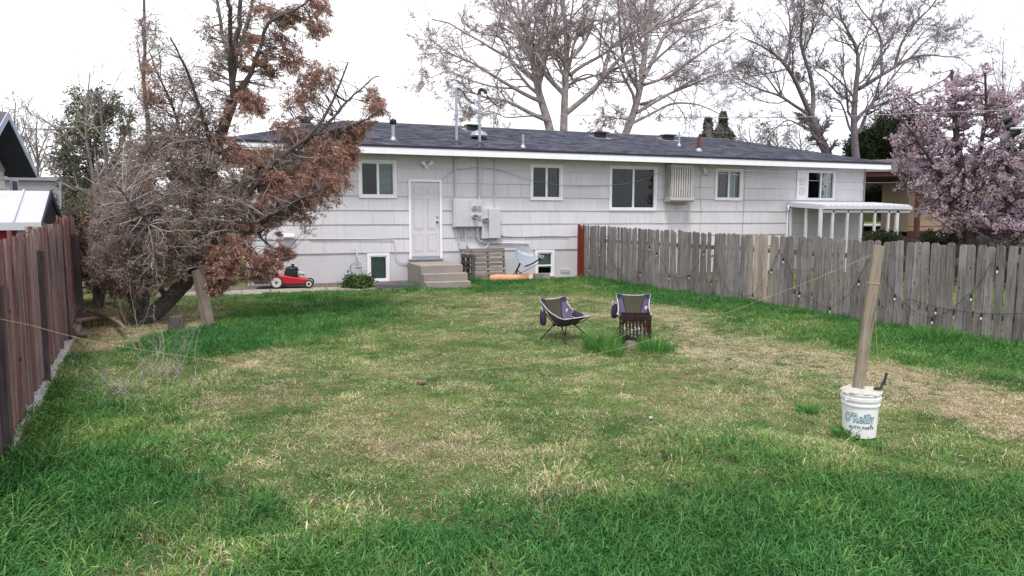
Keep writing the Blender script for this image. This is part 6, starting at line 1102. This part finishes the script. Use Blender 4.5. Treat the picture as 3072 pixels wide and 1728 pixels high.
# dry stalks in the left foreground
def stalks(label, px, py, n, h, rad, rs):
    g = G(px, py); P0 = np.zeros((n, 6, 3)); p = np.stack([g[0] + rs.normal(size=n) * rad, g[1] + rs.normal(size=n) * rad, np.zeros(n)], -1); d = norm(np.stack([rs.normal(size=n) * .55, rs.normal(size=n) * .55, np.ones(n)], -1)); ln = h * rs.uniform(.5, 1.2, n)[:, None]; P0[:, 0] = p
    for k in range(1, 6): d = norm(d + rs.normal(size=(n, 3)) * .12); P0[:, k] = P0[:, k - 1] + d * ln / 5
    R0 = np.tile(np.linspace(.0032, .0012, 6), (n, 1)); P1, R1 = sprout(P0, R0, 4, .35, 1, .4, .9, .3, 5, .7, .2, .05, rs, .0012); P2, R2 = sprout(P1, R1, 3, .3, 1, .4, .9, .5, 4, .8, .2, .03, rs, .001); V, Fc, mi = join([(*tubes(P0, R0, 4), 0), (*tubes(P1, R1, 3), 0), (*tubes(P2, R2, 3), 0)]); b = np.array([g[0], g[1], 0]); o = npobj('dry_weed', npmesh('dry_weed', V - b, Fc, ['twig_pale'])); o.location = b; setp(o, label, 'weed', kind='stuff' if rad >= .3 else None)
stalks('tall dry branching weed stalks standing before the leaning trunk', 440, 1060, 9, .95, .10, rst); stalks('dry bleached weed tangle lying in the left grass', 420, 1190, 26, .5, .30, rst); stalks('dry weed stalks leaning beside the string in left grass', 520, 1120, 12, .7, .2, rst); stalks('thin dry weed against the dark fence post', 190, 1020, 9, .6, .12, rst); stalks('dry twig litter beneath the conifer beside the fence', 330, 960, 34, .5, .35, rst); stalks('dry twigs at the foot of conifer beside path', 640, 905, 26, .5, .5, rst)
g = G(300, 965); blades('straw_heap', 'heap of dry straw and needles between fence and conifer', 'straw', g[0], g[1] + .1, 1500, .8, .06, .26, .003, 'straw', rst, 1.6)

# ---------------------------------------------------------------- lawn
gcol = bpy.data.collections.new('grass_clumps')        # sources only, not in the scene
m, t, b = nodes('grass_blade'); t.nodes.remove(b)
ar = t.nodes.new('ShaderNodeAttribute'); ar.attribute_name = 'rnd'; ar2 = t.nodes.new('ShaderNodeAttribute'); ar2.attribute_name = 'tone'
ad = t.nodes.new('ShaderNodeAttribute'); ad.attribute_type = 'INSTANCER'; ad.attribute_name = 'dry'; ah = t.nodes.new('ShaderNodeAttribute'); ah.attribute_type = 'INSTANCER'; ah.attribute_name = 'hue'
gr = mixc(t, (.014, .076, .018), (.095, .27, .065), ar2.outputs['Fac']); gy_ = mixc(t, (.10, .19, .035), (.36, .47, .13), ar2.outputs['Fac']); gr = mixc(t, gr, gy_, ah.outputs['Fac'])
sw = mixc(t, (.34, .265, .175), (.80, .67, .49), ar2.outputs['Fac']); isdry = math_(t, 'LESS_THAN', ar.outputs['Fac'], ad.outputs['Fac']); col = mixc(t, gr, sw, isdry); av = t.nodes.new('ShaderNodeAttribute'); av.attribute_type = 'INSTANCER'; av.attribute_name = 'val'; hv = t.nodes.new('ShaderNodeHueSaturation'); t.links.new(av.outputs['Fac'], hv.inputs['Value']); t.links.new(col, hv.inputs['Color']); col = hv.outputs[0]
df_ = t.nodes.new('ShaderNodeBsdfDiffuse'); tr = t.nodes.new('ShaderNodeBsdfTranslucent'); gl = t.nodes.new('ShaderNodeBsdfGlossy'); gl.inputs['Roughness'].default_value = .45; gl.inputs[0].default_value = (.6, .65, .7, 1); mx = t.nodes.new('ShaderNodeMixShader'); mx.inputs[0].default_value = .28; mx2 = t.nodes.new('ShaderNodeMixShader'); mx2.inputs[0].default_value = .02
t.links.new(col, df_.inputs[0]); t.links.new(col, tr.inputs[0]); t.links.new(df_.outputs[0], mx.inputs[1]); t.links.new(tr.outputs[0], mx.inputs[2]); t.links.new(mx.outputs[0], mx2.inputs[1]); t.links.new(gl.outputs[0], mx2.inputs[2]); t.links.new(mx2.outputs[0], t.nodes['Material Output'].inputs[0])
rg = np.random.RandomState(99)
def clump(i, n, rad, h0, h1, wd, lean, flat):
    a = rg.uniform(0, 6.28, n); r = rad * rg.rand(n) ** .5; p = np.stack([r * np.cos(a), r * np.sin(a), np.full(n, -.008)], -1); rn = rg.rand(n); h = (rg.uniform(h0, h1, n) * (.45 + .55 * np.clip(rn / .45, 0, 1)))[:, None]; az = rg.uniform(0, 6.28, n); le = np.abs(rg.normal(lean, .28, n)) + .5 * (rn < .35); dz = np.stack([np.cos(az) * le, np.sin(az) * le, np.full(n, 1.)], -1); dz = norm(dz); tip = norm(dz + np.stack([np.cos(az), np.sin(az), -np.full(n, 1.0)], -1) * (rg.rand(n) * .9 + flat)[:, None]); sd = norm(np.cross(dz, np.stack([np.cos(az + 1.57 + rg.normal(size=n) * .5), np.sin(az + 1.57), np.zeros(n)], -1) * -1 + rg.normal(size=(n, 3)) * .2)) * (wd * rg.uniform(.6, 1.3, n))[:, None]
    sd = norm(np.stack([-np.sin(az), np.cos(az), np.zeros(n)], -1) + rg.normal(size=(n, 3)) * .35) * (wd * rg.uniform(.6, 1.3, n))[:, None]
    m1 = p + dz * h * .5; m2 = m1 + norm(dz + tip) * h * .3; e = m2 + tip * h * .25
    V = np.stack([p - sd * .7, p + sd * .7, m1 + sd, m1 - sd, m2 + sd * .75, m2 - sd * .75, e], 1).reshape(-1, 3); k = (np.arange(n) * 7)[:, None]; Fq = np.concatenate([k + [0, 1, 2, 3], k + [3, 2, 4, 5]]); Ft = k + [5, 4, 6]; me = npmesh('grass_clump', V, [Fq, Ft], ['grass_blade'])
    for nm in ('rnd', 'tone'): q = np.repeat(rn if nm == 'rnd' else rg.rand(n), 7); at_ = me.attributes.new(nm, 'FLOAT', 'POINT'); at_.data.foreach_set('value', q.astype(np.float32))
    o = bpy.data.objects.new('c%02d' % i, me); gcol.objects.link(o)
for i in range(6): clump(i, 40, .085, .045, .125, .0022, .4, .45)        # lush
for i in range(6, 12): clump(i, 40, .085, .025, .06, .0018, .7, .6)      # short, trodden
for i in range(12, 16): clump(i, 36, .09, .025, .07, .0015, 1.7, .5)      # flattened straw
def clump_weed(i):
    n = 9; V = []; Fq = []
    for k in range(n):
        a = k * 6.28 / n + rg.rand() * .4; L = rg.uniform(.06, .11); d = np.array([math.cos(a), math.sin(a), 0]); s_ = np.array([-d[1], d[0], 0]) * rg.uniform(.012, .02); z = np.array([0, 0, 1.]); o_ = len(V)
        V += [d * .01 - s_ * .3, d * .01 + s_ * .3, d * L * .55 + s_ + z * L * .55, d * L * .55 - s_ + z * L * .55, d * L + s_ * .4 + z * L * .45, d * L - s_ * .4 + z * L * .45]; Fq += [[o_, o_ + 1, o_ + 2, o_ + 3], [o_ + 3, o_ + 2, o_ + 4, o_ + 5]]
    me = npmesh('weed_rosette', np.array(V), np.array(Fq), ['grass_blade'])
    for nm in ('rnd', 'tone'): at_ = me.attributes.new(nm, 'FLOAT', 'POINT'); at_.data.foreach_set('value', (np.repeat(rg.rand(n), 6) * .5 + .5 if nm == 'rnd' else np.repeat(rg.rand(n), 6) * .6).astype(np.float32))
    o = bpy.data.objects.new('c%02d' % i, me); gcol.objects.link(o)
for i in (16, 17): clump_weed(i)
CTRL = [(215, 835, .98, .15), (255, 815, .98, .12), (290, 835, .95, .15), (240, 870, .8, .3), (2150, 935, .95, .1), (2400, 1000, .97, .1), (2560, 1050, .95, .1), (1900, 885, .9, .12), (100, 1400, .22, .95), (300, 1200, .10, 1), (100, 1200, .08, 1), (500, 1385, .5, .7), (600, 1300, .25, .8), (200, 1050, .2, .9), (400, 960, .5, .6), (300, 900, .4, .6), (260, 1000, .4, .7), (700, 900, .62, .32), (650, 1000, .68, .35), (700, 1150, .6, .4), (900, 1100, .72, .28), (1000, 1250, .55, .45), (850, 1230, .62, .4), (900, 1400, .22, .8), (1200, 1150, .66, .35), (1200, 1300, .32, .65), (1300, 1000, .58, .3), (1500, 1050, .5, .35), (1500, 1200, .4, .5), (1600, 1300, .08, .95), (1500, 1400, .10, .95), (1900, 1300, .06, 1), (2000, 1420, .08, 1), (1900, 1150, .28, .65), (2200, 1300, .08, 1), (2500, 1300, .14, .95), (2400, 1150, .35, .6), (1900, 1000, .62, .35), (2000, 950, .6, .3), (1700, 950, .5, .35), (1800, 870, .82, .2), (2000, 905, .88, .15), (2300, 980, .92, .12), (2500, 1030, .88, .15), (2000, 830, .3, .6), (2300, 890, .18, .8), (2500, 935, .3, .7), (1700, 750, .15, .85), (1600, 700, .08, .95), (1900, 780, .08, .95), (2200, 850, .05, 1.), (2480, 900, .12, .9), (1400, 720, .25, .6), (1450, 770, .74, .18), (1650, 785, .7, .18), (1300, 780, .68, .2), (1500, 860, .55, .3), (1150, 760, .45, .4), (900, 780, .18, .65), (700, 810, .06, .85), (600, 870, .12, .8), (1000, 870, .55, .35), (1150, 930, .55, .32), (1300, 880, .5, .3), (800, 740, .2, .6), (1200, 712, .12, .75), (450, 850, .12, .8), (400, 880, .08, .8), (600, 1050, .55, .45), (1100, 1020, .62, .3), (1150, 1400, .15, .9), (750, 1420, .2, .85), (480, 1150, .35, .8), (2100, 1080, .5, .45), (2250, 1050, .5, .4), (1350, 1200, .5, .5), (350, 1050, .3, .8)]
cp_ = np.array([[*G(x * 3072 / 2576, y * 3072 / 2576)[:2], dd, hh] for x, y, dd, hh in CTRL])
def field(x, y):
    d2 = (x[:, None] - cp_[None, :, 0]) ** 2 + (y[:, None] - cp_[None, :, 1]) ** 2; dist2 = cp_[None, :, 0] ** 2 + cp_[None, :, 1] ** 2; w_ = 1 / (d2 / (dist2 * .004) + .05) ** 2; w_ /= w_.sum(1, keepdims=True); return w_ @ cp_[:, 2], w_ @ cp_[:, 3]
def scatter(x0, x1, y0, y1, dens): n = int((x1 - x0) * (y1 - y0) * dens); return rg.uniform(x0, x1, n), rg.uniform(y0, y1, n)
xs, ys = [], []
for (x0, x1, y0, y1, dn) in ((-2.0, 10, 1.8, 6.5, 430), (-2.6, 10, 6.5, 11, 380), (-2.8, 10, 11, 18.0, 230)): a, c = scatter(x0, x1, y0, y1, dn); xs.append(a); ys.append(c)
x = np.concatenate(xs); y = np.concatenate(ys)
lx = LA[0] + (y - LA[1]) / (LB[1] - LA[1]) * (LB[0] - LA[0]); rx_ = A[0] + (A[1] - y) / (A[1] - B[1]) * (B[0] - A[0])
keep = (x > lx + .05) & (x < rx_ - .04) & ~((y > 16.98) & (x < 4.1)) & ~((x > 4.08) & (x < 5.66) & (y > 16.5)) & (np.abs(np.arctan2(x, y) - YAW) < .80)
x, y = x[keep], y[keep]; dry, hg = field(x, y); n = len(x)
n1_ = vnoise(x, y, 1.1, 3); n2_ = vnoise(x, y, 3.2, 4); n3_ = vnoise(x, y, 7.5, 6); dry = np.clip(dry * .95 - .03 + (n1_ - .5) * .22 + (n2_ - .5) * .3 + (n3_ - .5) * .4, .05, .97); hg = np.clip(hg + (n2_ - .5) * .5 + (n3_ - .5) * .35 - (dry - .4) * .2, .12, 1.25)
trk = np.array([G(x_ * 3072 / 2576, y_ * 3072 / 2576)[:2] for x_, y_ in ((1680, 800), (1800, 868), (1950, 893), (2100, 932), (2300, 985), (2450, 1022), (2620, 1062))]); dt_ = np.full(n, 9.)
for a0_, a1_ in zip(trk[:-1], trk[1:]):
    ab = a1_ - a0_; u_ = np.clip(((x - a0_[0]) * ab[0] + (y - a0_[1]) * ab[1]) / (ab @ ab), 0, 1); dt_ = np.minimum(dt_, np.hypot(x - a0_[0] - ab[0] * u_, y - a0_[1] - ab[1] * u_))
tw_ = np.exp(-(dt_ / (.42 + .25 * (n2_ - .5))) ** 4); dry = np.maximum(dry, .93 * tw_ - .25 * (n3_ < .3) * tw_); hg = hg * (1 - .8 * tw_) + .12 * tw_
near_f = np.clip((rx_[keep] - x) / .5, 0, 1); near_l = np.clip((x - lx[keep]) / .4, 0, 1); hg *= 1.0 + .7 * (1 - near_f) * (n2_ > .3) + 1.1 * (1 - near_l); dry = dry * (.35 + .65 * near_f)
r_ = rg.rand(n); idx = np.where(r_ < dry * .45, rg.randint(12, 16, n), np.where(hg > .55 + .2 * (rg.rand(n) - .5), rg.randint(0, 6, n), rg.randint(6, 12, n)))
wd_ = rg.rand(n) < .0000 * (1 + 2 * (vnoise(x, y, .9, 15) > .6)); idx = np.where(wd_, rg.randint(16, 18, n), idx); sc = np.where(idx < 6, .35 + .75 * hg, np.where(idx > 15, .9, np.where(idx < 12, .6 + .6 * hg, .8))) * rg.uniform(.75, 1.25, n); hue = np.clip(vnoise(x, y, .8, 9) * .6 + dry * 1.35 - .42 + rg.normal(size=n) * .18, 0, 1)
# neighbour's grass seen through and above the fence, sparser
x2, y2 = scatter(10.1, 17, 3, 17.5, 45); x3, y3 = scatter(20.8, 30, 24, 44, 16); xx = np.concatenate([x, x2, x3]); yy = np.concatenate([y, y2, y3]); n2 = len(x2) + len(x3)
idx = np.concatenate([idx, rg.randint(6, 12, n2)]); sc = np.concatenate([sc, np.full(len(x2), 1.7), np.full(len(x3), 2.6)]); dry = np.concatenate([dry, np.full(len(x2), .35), np.full(len(x3), .1)]); hue = np.concatenate([hue, rg.rand(n2) * .6 + .2])
me = bpy.data.meshes.new('grass'); me.vertices.add(len(xx)); me.vertices.foreach_set('co', np.stack([xx, yy, hz(xx, yy)], -1).astype(np.float32).ravel())
for nm, ty, val in (('idx', 'INT', idx.astype(np.int32)), ('dry', 'FLOAT', dry.astype(np.float32)), ('hue', 'FLOAT', hue.astype(np.float32)), ('scl', 'FLOAT', sc.astype(np.float32)), ('val', 'FLOAT', np.clip(1 + rg.normal(size=len(xx)) * .16 + (vnoise(xx, yy, 2.3, 12) - .5) * .3, .5, 1.6).astype(np.float32)), ('rz', 'FLOAT', rg.uniform(0, 6.28, len(xx)).astype(np.float32))): a = me.attributes.new(nm, ty, 'POINT'); a.data.foreach_set('value', val)
grass = npobj('grass', me); setp(grass, 'patchy green and straw coloured lawn grass across the yard', 'grass', kind='stuff'); me.materials.append(MATS['grass_blade'])
ng = bpy.data.node_groups.new('grass', 'GeometryNodeTree'); ng.interface.new_socket('Geometry', in_out='INPUT', socket_type='NodeSocketGeometry'); ng.interface.new_socket('Geometry', in_out='OUTPUT', socket_type='NodeSocketGeometry')
gi = ng.nodes.new('NodeGroupInput'); go = ng.nodes.new('NodeGroupOutput'); mp = ng.nodes.new('GeometryNodeMeshToPoints'); ip = ng.nodes.new('GeometryNodeInstanceOnPoints'); ci = ng.nodes.new('GeometryNodeCollectionInfo'); ci.inputs['Collection'].default_value = gcol; ci.inputs['Separate Children'].default_value = True; ci.inputs['Reset Children'].default_value = True
def named(nm, ty): q = ng.nodes.new('GeometryNodeInputNamedAttribute'); q.data_type = ty; q.inputs[0].default_value = nm; return q.outputs['Attribute']
cx3 = ng.nodes.new('ShaderNodeCombineXYZ'); ng.links.new(named('rz', 'FLOAT'), cx3.inputs[2]); ip.inputs['Pick Instance'].default_value = True
ng.links.new(gi.outputs[0], mp.inputs[0]); ng.links.new(mp.outputs[0], ip.inputs['Points']); ng.links.new(ci.outputs[0], ip.inputs['Instance']); ng.links.new(named('idx', 'INT'), ip.inputs['Instance Index']); ng.links.new(cx3.outputs[0], ip.inputs['Rotation']); ng.links.new(named('scl', 'FLOAT'), ip.inputs['Scale']); ng.links.new(ip.outputs[0], go.inputs[0])
md = grass.modifiers.new('grass', 'NODES'); md.node_group = ng
